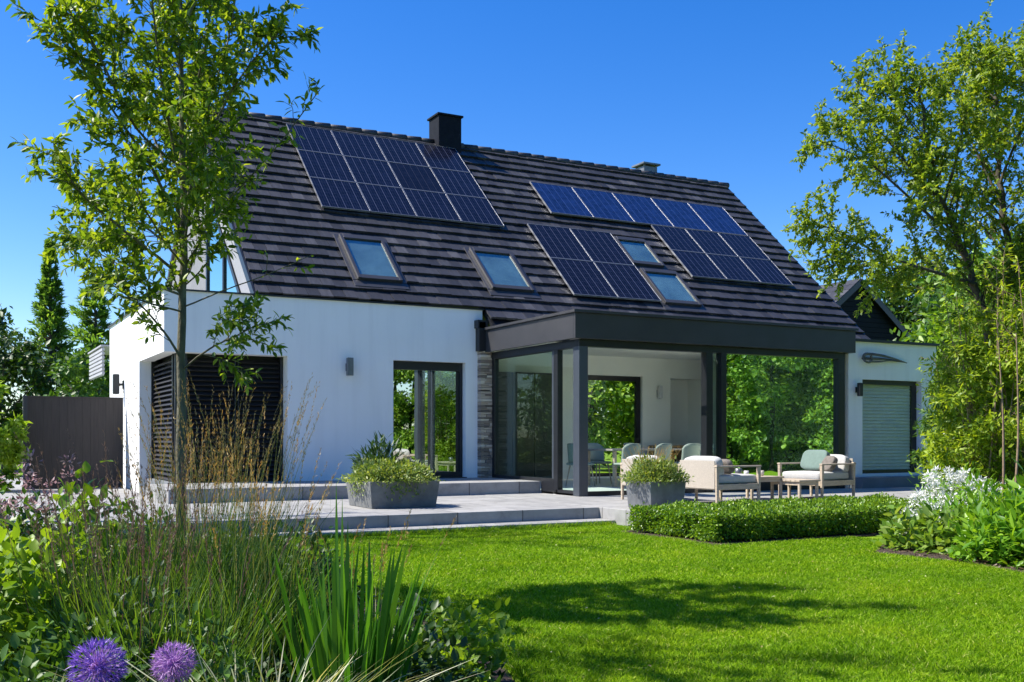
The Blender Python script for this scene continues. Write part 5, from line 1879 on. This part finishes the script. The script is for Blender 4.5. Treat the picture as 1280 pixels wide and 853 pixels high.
for (x, y, t, rad, mat, lab, sd) in ((121.5, 833, 2.75, .079, 'purple_petal', 'larger deep violet ball flower at the bottom of the picture', 161), (217.5, 829, 3.2, .072, 'purple_pale', 'smaller lilac ball flower to the right of the deep violet one', 162)):
    h_ = at(x, y, t)
    allium(h_, (float(h_[0]) + .03, float(h_[1]) - .02, 0.0), rad, mat, lab, sd)

# ---- right flower bed
GH = 'leafy perennials in the right bed'
def broad(x, t, rad, h, n, leaf, L, W, label, seed, name='hosta', **kw):
    p = gpt(x, t)
    return bush(name, p, rad, h, n, leaf, L, W, label, 'plant', GH, seed, upd=.6, **kw)


broad(1140, 11.5, .32, .36, 640, 'leaf_hosta', .12, .06, 'pale green hosta at the left tip of the right bed', 171)
broad(1190, 11.2, .38, .40, 760, 'leaf_hosta', .125, .062, 'hosta in the front row of the right bed, beside the pale one', 172)
broad(1245, 10.3, .42, .48, 1100, 'leaf_peren', .12, .045, 'lush green perennial in front of the thin saplings', 173, name='perennial')
broad(1300, 9.9, .46, .52, 1100, 'leaf_peren', .12, .045, 'lush green perennial cut by the right edge of the picture', 174, name='perennial')
broad(1270, 11.2, .5, .70, 1300, 'leaf_peren', .13, .042, 'tall bright perennial behind the front row', 175, name='perennial')
broad(1222, 11.9, .46, .60, 1200, 'leaf_peren', .12, .042, 'bright perennial below the upper white flowers', 176, name='perennial')
broad(1320, 10.0, .6, .8, 700, 'leaf_peren', .17, .06, 'perennial just outside the right edge of the picture', 177, name='perennial')
rng = np.random.default_rng(180)
GW = 'white flowering plants in the right bed'
for (x, t, rad, h, nf, lab, sd) in ((1168, 11.9, .36, .46, 85, 'low white flowering plant above the hostas', 181), (1190, 13.4, .52, .84, 190, 'taller white flowering plant in front of the green screen', 182), (1262, 13.0, .40, .64, 90, 'white flowering plant beside the thin sapling stems', 183)):
    o = bush('white_flower_plant', gpt(x, t), rad, h, 900, 'leaf_peren', .09, .03, lab, 'plant', GW, sd, L4)
    d = norm(rng.normal(size=(nf, 3)))
    d[:, 2] = np.abs(d[:, 2]) * .8 + .12
    blossoms(o, rng, d * np.array([rad, rad, h]) * rng.uniform(.8, 1.15, (nf, 1)), 28, .055, .05, .015, 'white_petal', 'flower_heads')

GT = 'tall leafy shrubs screening the right side'
def screen(x, t, rad, h, n, label, seed, leaf='leaf_bamboo', L=.10, W=.028):
    rng = np.random.default_rng(seed)
    b = np.array(gpt(x, t))
    gr = Grower(rng)
    for k in range(9):
        a = rng.uniform(0, 6.28)
        rr = rad * rng.uniform(.1, .55)
        f_ = b + (math.cos(a) * rr * .4, math.sin(a) * rr * .4, 0)
        e = b + (math.cos(a) * rr * 1.5, math.sin(a) * rr * 1.5, h * rng.uniform(.72, 1.02))
        gr.limb([f_, f_ * .5 + e * .5 + rng.normal(size=3) * .08, e], .017, .004, .08, n, rad * .62, .05, 3, angle=(35, 75), up=.05, taper=.45, sides=6)
    gr.rng = rng
    v1, f1 = gr.mesh_leaves(L, W, L4)
    v2, f2 = crown_clusters(rng, (b[0], b[1], h * .46), (rad * .95, rad * .95, h * .46), 95, rad * .30, 95, L, W * 1.15, floor=.12)
    lv = (np.concatenate([v1, v2]), np.concatenate([f1, f2 + len(v1)]))
    return tree_thing('screen_shrub', tuple(b), gr, lv, M[leaf], M['bark_pale'], label, 'shrub', GT)


screen(1222, 14.6, .80, 3.3, .17, 'yellow green leafy shrub hiding the corner of the right wing', 191)
screen(1290, 14.3, .9, 3.7, .17, 'yellow green leafy shrub at the right edge of the picture', 192)
screen(1252, 16.6, .9, 3.9, .18, 'tall leafy shrub behind the garden tree stems', 193, 'leaf_lime', .11, .04)
screen(1350, 16.5, 1.0, 4.0, .2, 'tall leafy shrub beyond the right edge of the picture', 194, 'leaf_lime', .11, .04)
screen(1196, 16.2, .6, 2.5, .17, 'shorter leafy shrub against the wall of the right wing', 195, 'leaf_mid', .09, .03)
GP = 'thin saplings in the right bed'
for x, xe, t, sd, lab in ((1252, 1246, 12.6, 201, 'straight thin sapling stem left of its twin'), (1264, 1270, 12.4, 202, 'leaning thin sapling stem right of its twin')):
    rng = np.random.default_rng(sd)
    gr = Grower(rng)
    b = np.array(gpt(x, t))
    e = at(xe, 400, t)
    gr.limb([b, b * .5 + e * .5 + rng.normal(size=3) * .03, e], .02, .005, .5, .2, .45, .05, 2, n=12)
    tree_thing('sapling', tuple(b), gr, gr.mesh_leaves(.09, .03, L4), M['leaf_bamboo'], M['bark_pale'], lab, 'tree', GP)
# low planting over the rest of the right bed
rng = np.random.default_rng(210)
k = 9000
P = np.stack([rng.uniform(9.3, 15.8, k), rng.uniform(3.6, 8.9, k), rng.uniform(0, .16, k)], 1)
P = P[in_rbed(P[:, 0] - .8, P[:, 1])]
P[:, 2] += .12 * (1 + np.sin(P[:, 0] * 2.6) * np.sin(P[:, 1] * 2.9)) * rng.uniform(0, 1, len(P))
tag(link('bed_ground_cover', np_mesh('bed_ground_cover', [leaves(P, rng.normal(size=P.shape) + (0, 0, .6), rng.normal(size=P.shape) * .4 + (0, 0, 1), rng.uniform(.05, .10, len(P)), rng.uniform(.025, .045, len(P)))]), M['leaf_mid']), 'low green ground cover at the back of the right bed', 'ground cover', kind='stuff')
